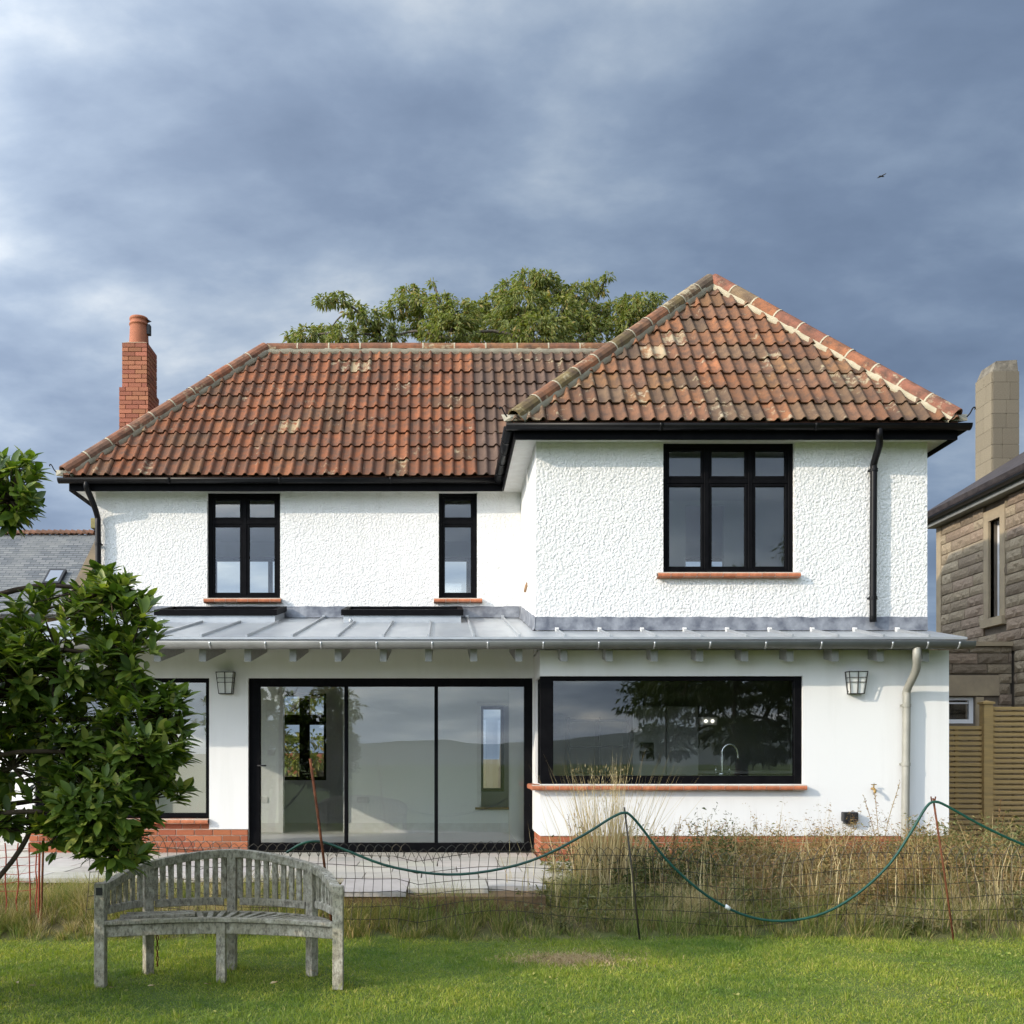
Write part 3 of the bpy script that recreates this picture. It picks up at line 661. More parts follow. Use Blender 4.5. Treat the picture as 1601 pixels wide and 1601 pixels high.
m.add([(BL0, YE_B, ZE+e), (BR0, YE_B, ZE+e), (BL1, YE_B+RUN, ZR+e), (BL1, YE_M+RUN, ZR+e), (BL0, YE_M, ZE+e), (BR0, YE_M+2*RUN, ZE+e)],
      [(0, 1, 2), (0, 2, 3, 4), (1, 5, 3, 2)])
roof_b = m.build('bay_roof', M_DECK, house, fix=False)
for r_ in (roof_m, roof_b): r_.modifiers.new('t', 'SOLIDIFY').thickness = .02
n_main = tiled_slope(roof_m, YE_M, YE_M+RUN, ZR, (HL0, HL1), (BL0, BL1), 'main')
n_bay = tiled_slope(roof_b, YE_B, YE_B+RUN, ZR, (BL0, BL1), (BR0, BL1), 'bay')

def half_round(name, L, r, arc=205):
    m = MB(); n = 9; a0 = R(90-arc/2)
    for y in (0, L):
        for rr in (r, r-.016):
            for i in range(n): a = a0 + R(arc)*i/(n-1); m.v.append((rr*math.cos(a), y, rr*math.sin(a)))
    for i in range(n-1):
        m.f += [(i, i+1, 2*n+i+1, 2*n+i), (n+i+1, n+i, 3*n+i, 3*n+i+1), (i+1, i, n+i, n+i+1), (2*n+i, 2*n+i+1, 3*n+i+1, 3*n+i)]
    return m.mesh(name, M_TILE, fix=True)
def capping(parent, p, q, name, L, r, lift, mort, cols, joint=M_MORTARLIGHT, bed=True, drop=.07):
    p, q = Vector(p), Vector(q); d = q-p; T = d.length; d.normalize(); sd = d.cross(Vector((0,0,1))).normalized(); up = sd.cross(d).normalized()
    n = max(1, round(T/L)); l = T/n; me = half_round(name, l-.012, r); js = MB()
    M3 = Matrix((sd, d, up)).transposed().to_4x4()
    for i in range(n):
        o = obj(name, me, parent); o.matrix_basis = Matrix.Translation(p+d*(l*i+.006)+up*(lift+random.uniform(-.004, .004))) @ M3 @ Matrix.Rotation(random.gauss(0, .012), 4, 'Y')
        c = random.choice(cols); k = random.uniform(.85, 1.12); o.color = (c[0]*k, c[1]*k, c[2]*k, random.choice((.15, .3, .45, .6)))
        if i:
            c0 = p+d*(l*i)+up*lift; ring = []
            for dd in (-.011, .011):
                ring.append([c0+d*dd+(sd*math.cos(a)+up*math.sin(a))*(r+.004) for a in [R(-12)+R(204)*j/9 for j in range(10)]])
            js = MB(); js.add(ring[0]+ring[1], [(j, j+1, 11+j, 10+j) for j in range(9)]); js.build(name.replace('tile', 'joint'), joint, parent, True, fix=False)
    if bed:
        b = MB()
        seg = int(T/.10)
        for sgn in (-1, 1):
            n0 = len(b.v)
            for i in range(seg+1):
                c = p+d*(T*i/seg); w = r+.018+.010*math.sin(i*1.9+sgn)+random.uniform(-.008, .008)
                b.v += [tuple(c+sd*sgn*(r-.02)+up*(lift+.02)), tuple(c+sd*sgn*w+up*(-drop)), tuple(c+sd*sgn*(r-.05)+up*(-drop-.05))]
            for i in range(seg):
                a = n0+3*i; b.f += [(a, a+1, a+4, a+3), (a+1, a+2, a+5, a+4)]
        b.build('mortar_bed', mort, parent, True, fix=False)
TERR = [(.30, .13, .075), (.26, .12, .07), (.32, .12, .06), (.22, .12, .08)]
OLIVE = [(.20, .13, .07), (.24, .12, .065), (.16, .12, .08), (.28, .12, .06), (.19, .14, .06)]
capping(roof_m, (HL0+.02, YE_M+.02, ZE+.02), (HL1, YE_M+RUN, ZR+.02), 'hip_tile', .42, .104, .03, M_MORTAR, TERR, drop=.045)
capping(roof_b, (BL0+.03, YE_B+.02, ZE+.02), (BL1, YE_B+RUN, ZR+.02), 'hip_tile', .41, .104, .03, M_MORTAR, OLIVE, drop=.045)
capping(roof_b, (BR0-.03, YE_B+.02, ZE+.02), (BL1, YE_B+RUN, ZR+.02), 'hip_tile', .41, .104, .03, M_MORTARLIGHT, [(.34, .135, .07), (.22, .15, .085), (.38, .15, .07), (.30, .12, .075)], drop=.045)
capping(roof_m, (HL1, YE_M+RUN, ZR+.015), (BL1, YE_M+RUN, ZR+.015), 'ridge_tile', .50, .098, .02, M_MORTAR, [(.30, .12, .06), (.25, .11, .06), (.27, .13, .06)], drop=.06)
capping(roof_b, (BL1, YE_B+RUN, ZR+.015), (BL1, YE_M+RUN, ZR+.015), 'ridge_tile', .50, .098, .02, M_MORTAR, OLIVE)
# little mortared hip ends and curled hip irons
for cx, cy, sx in ((BL0, YE_B, -1), (BR0, YE_B, 1), (HL0, YE_M, -1)):
    q = MB(); q.add([(cx-.10, cy+.0, ZE-.0), (cx+.10, cy-.02, ZE), (cx+.13, cy+.05, ZE+.10), (cx-.13, cy+.07, ZE+.10), (cx, cy-.03, ZE+.05), (cx, cy+.2, ZE+.03)],
                    [(0, 1, 4), (1, 2, 4), (2, 3, 4), (3, 0, 4), (0, 5, 1), (1, 5, 2), (2, 5, 3), (3, 5, 0)])
    q.build('hip_end_mortar', M_MORTAR, roof_m if sx == -1 and cx < -1 else roof_b)
    c = Vector((cx+sx*.07, cy-.06, ZE+.03)); pts = [c+(q_-c)*.62 for q_ in [c, c+Vector((sx*.05, -.02, .06)), c+Vector((sx*.09, -.03, .14)), c+Vector((sx*.12, -.03, .17)), c+Vector((sx*.145, -.03, .155)), c+Vector((sx*.135, -.03, .13))]]
    MB().tube(spline(pts, 4), .008, 6).build('hip_iron', M_BLACKGUT, roof_m if cx < -1 else roof_b, True)

# ---- chimney
ch = MB().box(-5.385, -4.985, 17.315, 17.85, 4.9, 8.50).box(-5.425, -4.955, 17.285, 17.88, 4.9, 7.74).build('chimney', basic('chimney_mortar', (.30, .11, .06), (.24, .09, .05), 10, .95), house)
CB = (.40, .165, .10)
brickwork(ch, -5.40, -4.97, 7.752, 8.504, 17.30, .04, base=CB); brickwork(ch, -5.44, -4.94, 6.2, 7.75, 17.27, .04, base=CB, first=1)
brickwork(ch, 17.345, 17.86, 7.752, 8.504, -4.97-.03, .04, axis='y', base=CB, first=1); brickwork(ch, 17.315, 17.89, 6.2, 7.75, -4.97, .04, axis='y', base=CB)
MB().add([(-5.40, 17.30, 8.505), (-4.96, 17.30, 8.505), (-4.96, 17.86, 8.505), (-5.40, 17.86, 8.505), (-5.30, 17.40, 8.56), (-5.06, 17.40, 8.56), (-5.06, 17.74, 8.56), (-5.30, 17.74, 8.56)],
         [(0,1,5,4), (1,2,6,5), (2,3,7,6), (3,0,4,7), (4,5,6,7)]) 
fl = MB(); fl.add([(-5.40, 17.30, 8.505), (-4.96, 17.30, 8.505), (-4.96, 17.86, 8.505), (-5.40, 17.86, 8.505), (-5.30, 17.40, 8.56), (-5.06, 17.40, 8.56), (-5.06, 17.74, 8.56), (-5.30, 17.74, 8.56)], [(0,1,5,4), (1,2,6,5), (2,3,7,6), (3,0,4,7), (4,5,6,7)])
fl.build('flaunching', basic('flaunching_mortar', (.33, .19, .11), (.40, .27, .17), 8, .95), ch)
M_POT = basic('terracotta_pot', (.40, .15, .08), (.33, .12, .065), 9, .8)
pc = (-5.185, 17.56, 8.54)
MB().lathe(pc, [(.165, 0), (.160, .10), (.150, .32), (.150, .355), (.163, .36), (.163, .385), (.148, .39), (.148, .44), (.158, .445), (.158, .475), (.15, .49), (.11, .495), (.11, .3)], 24).build('chimney_pot', M_POT, ch, True)
cw = MB(); cw.add([(pc[0]+.10, pc[1]-.10, pc[2]+.46), (pc[0]+.23, pc[1]-.02, pc[2]+.42), (pc[0]+.12, pc[1]+.13, pc[2]+.46), (pc[0]+.10, pc[1], pc[2]+.51)], [(0,1,3), (1,2,3), (0,2,1), (0,3,2)])
cw.box(pc[0]+.14, pc[0]+.20, pc[1]-.05, pc[1]+.05, pc[2]+.20, pc[2]+.37); bevel(cw.build('cowl', M_DARKPLASTIC, ch), .006)

# ---- zinc roof of the extension
SL = .203; ZZ = 2.83; YZ = 11.35
zz = lambda y: ZZ + (y-YZ)*SL
def sheet(m, x0, x1, y0, y1, th, lift=0):
    v = []
    for dz in (lift-th, lift):
        v += [(x0, y0, zz(y0)+dz), (x1, y0, zz(y0)+dz), (x1, y1, zz(y1)+dz), (x0, y1, zz(y1)+dz)]
    m.add(v, [(3,2,1,0), (4,5,6,7), (0,1,5,4), (1,2,6,5), (2,3,7,6), (3,0,4,7)]); return m
m = sheet(MB(), -5.25, XB-.003, YZ, RY0, .025); sheet(m, XB-.003, 5.83, YZ, Y_B-.002, .025)
for xa, xb in ((-5.25, RLX[0][0]), (RLX[0][1], RLX[1][0]), (RLX[1][1], XB-.003)): sheet(m, xa, xb, RY0, Y_M-.002, .025)
for xa, xb in RLX: sheet(m, xa, xb, RY1, Y_M-.002, .025)
zr = m.build('zinc_roof', M_ZINC, house, weld=False)
sheet(sheet(MB(), -5.2, XB, YZ+.04, Y_D+.15, .03, -.06), XB+.001, 5.78, YZ+.04, Y_B+.2, .03, -.0605).build('soffit_board', M_GREYPAINT, house, weld=False)
MB().box(-5.25, 5.825, YZ+.015, YZ+.035, 2.70, ZZ-.026).build('fascia_board', M_ZINCGUT, house)
for k in range(-9, 12):
    x = -.143 + .505*k
    yb = Y_M-.02 if x < XB else Y_B-.02
    if -3.85 < x < -2.15 or -1.36 < x < .32: yb = 13.58
    sheet(MB(), x-.011, x+.011, YZ+.002, yb, .03, .03).build('standing_seam', M_ZINC, zr)
    if yb != 13.58: sheet(MB(), x-.02, x+.02, yb-.05, yb-.005, .05, .045).build('seam_cap', M_WHITEPAINT if x > XB else M_ZINC, zr)
    yb = Y_K-.004 if x > XB else Y_D-.004
    bevel(sheet(MB(), x-.039, x+.039, YZ+.09, yb, .190, -.0925).build('rafter_tail', M_GREYPAINT, house), .004)
for x0, x1 in ((-3.78, -2.21), (-1.30, .262)):
    y0, y1 = 13.60, 14.43
    q = MB(); q.add([(x0, y0, zz(y0)+.001), (x1, y0, zz(y0)+.001), (x1, y1, zz(y1)+.001), (x0, y1, zz(y1)+.001), (x0, y0, 3.385), (x1, y0, 3.385), (x1, y1, 3.55), (x0, y1, 3.55)], [(0,1,5,4), (1,2,6,5), (2,3,7,6), (3,0,4,7)])
    rl = q.build('rooflight', M_ZINC, zr, fix=False); rl['label'] = 'rooflight on a zinc kerb with a black frame'
    q = MB(); zf = lambda y: 3.385 + (y-y0)*(.165/.83)
    def ring(xa, xb, ya, yb):
        q.add([(xa, ya, zf(ya)+.001), (xb, ya, zf(ya)+.001), (xb, yb, zf(yb)+.001), (xa, yb, zf(yb)+.001), (xa, ya, zf(ya)+.075), (xb, ya, zf(ya)+.075), (xb, yb, zf(yb)+.075), (xa, yb, zf(yb)+.075)],
              [(0,1,5,4), (1,2,6,5), (2,3,7,6), (3,0,4,7), (4,5,6,7), (0,3,2,1)])
    ring(x0-.03, x1+.03, y0-.03, y0+.04); ring(x0-.03, x1+.03, y1-.04, y1+.02); ring(x0-.03, x0+.04, y0+.04, y1-.04); ring(x1-.04, x1+.03, y0+.04, y1-.04)
    q.build('rooflight_frame', M_BLACKFRAME, rl, weld=False)
    q = MB(); q.add([(x0+.035, y0+.035, zf(y0+.035)+.05), (x1-.035, y0+.035, zf(y0+.035)+.05), (x1-.035, y1-.035, zf(y1-.035)+.05), (x0+.035, y1-.035, zf(y1-.035)+.05)], [(0,1,2,3)]); q.build('pane', M_GLASS, rl, fix=False).modifiers.new('t', 'SOLIDIFY').thickness = .008
    MB().lathe(((x0+.1), y0-.06, zz(y0-.06)+.03), [(0, .03), (.02, .025), (.028, 0), (.02, -.02)], 8).build('fixing', M_ZINC, rl, True)
# lead flashings at the foot of the rendered walls
def wavy(m, p, q, z0a, z0b, ha, hb, off, n=40):
    p, q = Vector(p), Vector(q); n0 = len(m.v)
    for i in range(n+1):
        t = i/n; c = p.lerp(q, t); zl = z0a+(z0b-z0a)*t; h = ha+(hb-ha)*t; wv = .004*math.sin(i*1.3)+random.uniform(-.003, .003)
        o = Vector(off)*(1+.25*math.sin(i*.9))
        m.v += [(*(c+o*2.6).xy, zl+.004), (*(c+o*1.2).xy, zl+.03), (*(c+o).xy, zl+h+wv), (*(c-o*.2).xy, zl+h+wv+.002)]
    for i in range(n):
        a = n0+4*i; m.f += [(a, a+1, a+5, a+4), (a+1, a+2, a+6, a+5), (a+2, a+3, a+7, a+6)]
m = MB(); wavy(m, (XL, Y_M, 0), (XB-.02, Y_M, 0), zz(Y_M), zz(Y_M), .165, .165, (0, -.012, 0), 70); m.build('lead_flashing', M_LEAD, house, True, fix=False)
m = MB(); wavy(m, (XB, Y_M-.02, 0), (XB, Y_B-.02, 0), zz(Y_M), zz(Y_B), .165, .16, (-.012, 0, 0), 24); m.build('lead_flashing', M_LEAD, house, True, fix=False)
m = MB(); wavy(m, (XB-.012, Y_B, 0), (XR, Y_B, 0), zz(Y_B), zz(Y_B), .165, .165, (0, -.012, 0), 60); m.build('lead_flashing', M_LEAD, house, True, fix=False)
# zinc gutter and its white brackets, downpipes
GZ = [(.068*math.cos(a), .068*math.sin(a)) for a in [math.pi + math.pi*i/12 for i in range(13)]]
GZ = [(-.078, .002), (-.074, .008), (-.068, .006)] + GZ + [(.068, .006)]
gy, gz = YZ-.065, 2.765
gt = MB().sweep((-5.28, gy, gz), (5.86, gy, gz), GZ, up=(0, 0, 1))
for s_, xx in ((1, -5.278), (-1, 5.858)):
    k = [(xx, gy-a, gz+b) for a, b in GZ]; gt.add(k, [tuple(range(len(k)))])
gt = gt.build('gutter', M_ZINCGUT, house, True, fix=False); gt.modifiers.new('thick', 'SOLIDIFY').thickness = .004
gt['label'] = 'half-round zinc gutter along the extension'
BP = [(a*1.045, b*1.045-.002) for a, b in GZ[2:-1]]
xbk = [-.10+.61*k for k in range(-8, 8)] + [ax(1340+52, gy) , ax(1447, gy), ax(1496, gy)]
for x in xbk:
    if 4.3 < x < 4.8 and x not in xbk[-3:]: continue
    j = MB().sweep((x-.010, gy, gz), (x+.010, gy, gz), BP).build('gutter_bracket', M_ZINC, gt, True, fix=False); j.modifiers.new('thick', 'SOLIDIFY').thickness = .004
def downpipe(pts, r, mat, clips, name='downpipe'):
    o = MB().tube(spline(pts, 5) if len(pts) > 2 else pts, r, 14).build(name, mat, house, True)
    for c in clips:
        q = MB().lathe(c, [(r+.001, -.02), (r+.008, -.018), (r+.008, .018), (r+.001, .02)], 14)
        q.box(c[0]-.05, c[0]+.05, c[1]+r-.005, c[1]+r+.012, c[2]-.012, c[2]+.012).build('pipe_clip', mat, o)
    return o
yp = Y_B-.085
downpipe([(ax(1372, Y_B-.3), Y_B-OH-.09, zg-.03), (ax(1372, Y_B-.3), Y_B-OH-.09, zg-.13), (ax(1371, 12.0), Y_B-.26, 5.13), (ax(1366.5, yp), yp, 4.98), (ax(1366, yp), yp, 4.85), (ax(1365.5, yp), yp, 4.2), (ax(1365, yp), yp, 3.5), (ax(1365, yp), yp, 3.10)], .040, M_BLACKGUT,
         [(ax(1366, yp), yp, az(735, yp)), (ax(1365, yp), yp, az(935, yp))])
yp = Y_M-.08
downpipe([(-4.90, Y_M-OH-.09, zg-.03), (-4.90, Y_M-OH-.09, zg-.12), (-4.87, Y_M-.22, 5.08), (-4.845, yp, 4.90), (-4.835, yp, 4.75), (-4.83, yp, 4.2), (-4.83, yp, 3.56)], .040, M_BLACKGUT, [(-4.832, yp, 4.5)])
yp = Y_K-.09
downpipe([(ax(1433, gy), gy, gz-.06), (ax(1433, gy), gy, gz-.16), (ax(1431, 11.4), gy+.10, gz-.30), (ax(1418.5, yp), yp, gz-.50), (ax(1417.5, yp), yp, gz-.62), (ax(1417, yp), yp, 1.8), (ax(1416, yp), yp, 1.2), (ax(1415, yp), yp, .45)], .043, M_ZINCPIPE,
         [(ax(1417, yp), yp, az(1103, yp)), (ax(1416, yp), yp, az(1195, yp))])

# ------------------------------------------------------------------ fittings on the house
M_LANTERN = basic('lantern_metal', (.045, .042, .038), (.07, .065, .058), 20, .5, metal=.5)
def lantern(px, py0, py1, d, label):
    xc = ax(px, d); zt, zb = az(py0, d), az(py1, d); y1 = d-.004; y0 = d-.125; wt, wb = .105, .078
    t = thing('wall_lantern', label, 'wall lamp', (xc, d, zb), 'wall lanterns on the extension')
    ring = lambda w, z, y: [Vector((xc-w, y, z)), Vector((xc+w, y, z)), Vector((xc+w, y1, z)), Vector((xc-w, y1, z))]
    T, B = ring(wt, zt, y0), ring(wb, zb, y0+.03); r = .008; fr = MB()
    for a in (T, B):
        for i in range(4): fr.beam(a[i], a[(i+1) % 4], r, r, ext=r/2)
    for i in range(4): fr.beam(T[i], B[i], r, r, up=(0, 1, 0))
    for f in (.27, .48):
        w = wt+(wb-wt)*f; z = zt+(zb-zt)*f; fr.beam((xc-w, y0+.03*f, z), (xc+w, y0+.03*f, z), .006, .006)
        fr.beam((xc-w, y0+.03*f, z), (xc-w, y1, z), .006, .006); fr.beam((xc+w, y0+.03*f, z), (xc+w, y1, z), .006, .006)
    fr.beam(((T[0]+T[1])/2), ((B[0]+B[1])/2), .009, .009, up=(0, 1, 0)); fr.build('frame', M_LANTERN, t, weld=False)
    g2 = MB(); k = .012
    g2.add([T[0]+Vector((k, k, 0)), T[1]+Vector((-k, k, 0)), T[2]+Vector((-k, 0, 0)), T[3]+Vector((k, 0, 0)), B[0]+Vector((k, k, 0)), B[1]+Vector((-k, k, 0)), B[2]+Vector((-k, 0, 0)), B[3]+Vector((k, 0, 0))],
           [(0,1,5,4), (1,2,6,5), (3,0,4,7)]); g2.build('lamp_glass', M_LAMPGLASS, t, fix=False)
    MB().box(xc-.07, xc+.07, y1-.01, y1+.001, zb+.02, zt-.01).build('back_plate', M_LANTERN, t)
lantern(1335.5, 1051, 1085, Y_K, 'small tapered metal lantern beside the zinc downpipe on the right')
lantern(354.5, 1052, 1085, Y_D, 'small tapered metal lantern on the white pier beside the sliding door')
x, z = ax(1326, Y_K), az(1278, Y_K)
v = MB().box(x-.085, x+.085, Y_K-.09, Y_K-.002, z-.045, z+.065); v = v.build('wall_vent', M_DARKPLASTIC)
bevel(v, .012, 2); tag(v, 'black plastic box vent low on the white kitchen wall', 'vent')
for i in (-1, 0, 1): MB().box(x+i*.05-.016, x+i*.05+.016, Y_K-.085, Y_K-.02, z-.07, z-.044).build('vent_slot', M_DARKPLASTIC, v)
x, z = ax(1363, Y_K), az(1233, Y_K)
t = thing('garden_tap', 'brass outdoor tap on the white wall above the black vent', 'tap', (x, Y_K, z))
MB().tube(spline([(x, Y_K, z), (x, Y_K-.06, z), (x-.005, Y_K-.09, z-.015), (x-.005, Y_K-.10, z-.05)], 4), [.014]*13, 8).build('spout', M_BRASS, t, True)
MB().tube([(x, Y_K-.055, z+.01), (x, Y_K-.055, z+.045)], .008, 8).beam((x-.03, Y_K-.055, z+.048), (x+.03, Y_K-.055, z+.048), .012, .010).build('handle', M_BRASS, t)
xs_, ys_ = XB-.035, 13.05
cb = MB().tube(spline([(xs_, ys_, 5.19), (xs_+.005, ys_, 4.6), (xs_, ys_, 3.95), (xs_-.004, ys_, 3.72)], 5), .006, 6).build('hanging_cable', M_WHITEPAINT, None, True)
tag(cb, 'thin pale cable hanging down the side wall of the bay', 'cable')
MB().tube([(xs_-.004, ys_, 3.725), (xs_-.012, ys_-.01, 3.68), (xs_-.03, ys_-.02, 3.60)], [.009, .02, .017], 8).build('plug', basic('brown_tape', (.28, .17, .09), None, 1, .7), cb, True)

# ------------------------------------------------------------------ kitchen seen through the window
kt = thing('kitchen_tap', 'tall chrome swan-neck tap at the sink behind the kitchen window', 'tap', (ax(1129, 12.05), 12.05, az(1212, 12.05)))
x, y, z = kt.location; s_ = lambda px, py: (ax(px, y), y, az(py, y))
MB().tube(spline([s_(1129, 1212), s_(1129, 1182), s_(1130, 1171), s_(1139, 1164), s_(1149, 1168), s_(1153, 1178), s_(1153.5, 1187)], 5), .017, 10).build('spout', M_CHROME, kt, True)
MB().tube([s_(1119, 1210), s_(1140, 1210)], .018, 8).build('body', M_CHROME, kt, True)
for px in (1119, 1140): MB().tube([s_(px, 1211), s_(px, 1198)], .009, 8).build('lever', M_CHROME, kt, True)
wt_ = thing('kitchen_worktop', 'dark sink counter running along the inside of the kitchen window', 'worktop', (3.4, 12.2, .355))
MB().box(1.6, 5.55, 11.84, 12.42, az(1212, 12.05)-.042, az(1212, 12.05)-.002).build('top', basic('worktop_stone', (.30, .30, .29), None, 1, .3), wt_)
MB().box(1.62, 5.55, 11.86, 12.38, .356, az(1212, 12.05)-.043).build('base_cabinet', M_UNITDARK, wt_)
YF = 15.4
u = thing('fridge_freezer', 'pale grey double-door fridge with a black dispenser inside the kitchen', 'fridge', (ax(1041, YF), YF+.3, .355))
MB().box(ax(990, YF), ax(1092, YF), YF+.052, YF+.7, .36, az(1104, YF)).build('body', M_UNIT, u)
for px0, px1 in ((990, 1041), (1042.5, 1092)):
    dr = MB().box(ax(px0, YF), ax(px1, YF), YF, YF+.05, .40, az(1105, YF)).build('door', M_UNIT, u); bevel(dr, .008)
bevel(MB().box(ax(1000, YF), ax(1022, YF), YF-.012, YF-.001, az(1190, YF), az(1161, YF)).build('dispenser', M_DARKPLASTIC, u), .004)
x0, x1 = ax(888, YF), ax(984, YF)
u = thing('shelf_unit', 'dark open shelf unit left of the pale kitchen cupboards', 'shelves', ((x0+x1)/2, YF+.3, .355))
for q in (x0, (x0+x1)/2, x1-.03): MB().box(q, q+.03, YF, YF+.4, .356, 2.1).build('side_panel', M_UNITDARK, u)
for zq in (.38, .85, 1.25, 1.65, 2.05): MB().box(x0+.03, (x0+x1)/2-.001, YF+.01, YF+.39, zq, zq+.025).box((x0+x1)/2+.031, x1-.031, YF+.01, YF+.39, zq, zq+.025).build('shelf', M_UNITDARK, u)
x0, x1 = ax(1096, YF), ax(1124, YF)
u = thing('extractor_hood', 'grey extractor hood with two lit spots above the hob', 'hood', ((x0+x1)/2, YF+.3, az(1134, YF)))
MB().box(x0, x1, YF+.1, YF+.95, az(1133, YF), az(1121, YF)).build('casing', M_UNIT, u)
t_ = NT('hood_spot'); t_.b.inputs['Emission Color'].default_value = (1, .95, .85, 1); t_.b.inputs['Emission Strength'].default_value = 2.5
for px in (1106, 1116.5): MB().tube([(ax(px, YF), YF+.075, az(1127, YF)), (ax(px, YF), YF+.099, az(1127, YF))], .022, 12).build('spot_lamp', t_.m, u)
u = thing('base_unit_run', 'low dark kitchen cabinets below the extractor hood', 'cupboard', (5.0, YF+.5, .355))
MB().box(ax(1097, YF), 5.55, YF+.3, YF+.95, .356, 1.25).build('carcass', M_UNITDARK, u); MB().box(ax(1097, YF), 5.55, YF+.27, YF+.95, 1.251, 1.29).build('top', M_UNIT, u)

# ------------------------------------------------------------------ stone house next door
stone_src = []
for i in range(6):
    m = MB(); nx_, nz_ = 7, 4
    for j in range(nz_):
        for k in range(nx_):
            a, b = k/(nx_-1)-.5, j/(nz_-1)-.5; edge = min(.5-abs(a), .5-abs(b))
            dep = -.5 - (0 if edge < .01 else random.uniform(.1, .7))
            m.v.append((a, dep, b))
    for j in range(nz_-1):
        for k in range(nx_-1): q = j*nx_+k; m.f.append((q, q+1, q+nx_+1, q+nx_))
    n0 = len(m.v); m.v += [(-.5, .5, -.5), (.5, .5, -.5), (.5, .5, .5), (-.5, .5, .5)]; c = [0, nx_-1, nz_*nx_-1, (nz_-1)*nx_]
    for a in range(4): b = (a+1) % 4; m.f.append((c[a], n0+a, n0+b, c[b]))
    stone_src.append(m.mesh('stone', M_STONE))
SC = [(.38, .315, .225), (.33, .27, .195), (.41, .345, .25), (.29, .235, .175), (.345, .27, .205)]
def stones(parent, u0, u1, z0, z1, face, axis, H=.19, holes=(), thick=.045, L=(.42, .8), tone=1.0):
    z = z0; k = 0
    while z < z1 - .04:
        h = min(H*random.uniform(.92, 1.08), z1-z); u = u0 - random.uniform(0, .3)
        while u < u1-.02:
            l = random.uniform(*L); segs = [(max(u, u0), min(u+l, u1))]; u += l
            for (ha, hb, hz0, hz1) in holes:
                if hz0 < z+h-.02 and hz1 > z+.02:
                    segs = [s2 for (a, b) in segs for s2 in ((a, min(b, ha)), (max(a, hb), b)) if s2[1]-s2[0] > .04]
            for a, b in segs:
                if b-a < .04: continue
                o = obj('stone', random.choice(stone_src), parent); mid = (a+b)/2
                if axis == 'x': o.location = (mid, face+thick/2, z+h/2)
                else: o.location = (face+thick/2, mid, z+h/2); o.rotation_euler = (0, 0, -math.pi/2)
                o.scale = (b-a-.014, thick*random.uniform(.8, 1.2), h-.014)
                c = random.choice(SC); q = tone*random.uniform(.85, 1.12); o.color = (c[0]*q, c[1]*q, c[2]*q, 1)
        z += h; k += 1
XN, YN0, YN1 = 9.72, 11.0, 20.0
nb = thing('stone_house', 'brown rock-faced stone house with dark roof at the right edge', 'house', (12, 15.5, .2))
M_NWALL = basic('stone_joint', (.13, .11, .085), (.17, .14, .11), 6, .95)
M_ASHLAR = basic('smooth_ashlar', (.36, .29, .19), (.28, .225, .155), 4, .9, bump=.3, bscale=30)
nwin = (17.75, 18.12, az(966, 17.95), az(812, 17.95)); wz = az(815, 20)
nw = MB().wall(YN0, YN1, .1, 6.05, XN, XN+.3, [nwin], axis='y').wall(XN+.31, 15, .1, 6.05, YN1-.3, YN1-.001).build('wall', M_NWALL, nb)
stones(nw, 15.2, YN1-.18, 3.3, 6.03, XN-.04, 'y', holes=[(nwin[0]-.17, nwin[1]+.17, nwin[2]-.16, nwin[3]+.2)])
stones(nw, 15.2, 17.3, .3, 3.3, XN-.04, 'y', H=.2)
MB().box(XN-.05, XN+.05, YN1-.17, YN1+.01, .1, 6.04).build('quoin', M_ASHLAR, nb)
m = MB(); m.box(XN-.045, XN+.06, nwin[0]-.16, nwin[0], nwin[2], nwin[3]+.19).box(XN-.045, XN+.06, nwin[1], nwin[1]+.16, nwin[2], nwin[3]+.19).box(XN-.044, XN+.06, nwin[0], nwin[1], nwin[3], nwin[3]+.188)
m.box(XN-.10, XN+.06, nwin[0]-.17, nwin[1]+.17, nwin[2]-.15, nwin[2]-.001).build('window_surround', M_ASHLAR, nb)
m = MB(); y0, y1, z0, z1 = nwin; M_UPVC = basic('white_window_frame', (.75, .76, .77), None, 1, .35)
for a, b, c, d in ((y0, y0+.05, z0, z1), (y1-.05, y1, z0, z1), (y0+.05, y1-.05, z0, z0+.06), (y0+.05, y1-.05, z1-.05, z1), (y0+.05, y1-.05, (z0+z1)/2+.1, (z0+z1)/2+.15)): m.box(XN+.12, XN+.17, a, b, c, d)
wn_ = m.build('window', M_UPVC, nb); MB().box(XN+.14, XN+.148, y0+.045, y1-.045, z0+.05, z1-.04).build('pane', M_GLASS, wn_)
MB().box(XN+.22, XN+.24, y0-.1, y1+.1, z0-.1, z1+.1).build('blind', M_UPVC, wn_)
m = MB(); XE = 9.46; ov = 20.15
m.add([(XE, YN0-.2, wz+.06), (XE, ov, wz+.06), (XE+4.6, ov-3.4, wz+.06+3.0), (XE+4.6, YN0-.2, wz+.06+3.0), (XE+8.5, ov, wz+.06)], [(0, 1, 2, 3), (1, 4, 2)])
M_SLATEDARK = basic('dark_roof_slate', (.035, .030, .032), (.065, .055, .055), 5, .75, bump=.6, bscale=12, bdist=.02)
nr = m.build('roof', M_SLATEDARK, nb, fix=False); nr.modifiers.new('t', 'SOLIDIFY').thickness = .10
MB().box(XE+.02, XE+.05, YN0, ov-.06, wz-.14, wz+.02).box(XE+.051, XN+.01, YN0, ov-.061, wz-.13, wz-.11).build('fascia_board', basic('grey_fascia', (.22, .23, .22), (.17, .18, .17), 6, .6), nb)
gx = XE-.045
go = MB().sweep((gx, ov-.02, wz+.0), (gx, YN0, wz+.0), GP).build('gutter', M_BLACKGUT, nb, True, fix=False); go.modifiers.new('t', 'SOLIDIFY').thickness = .006
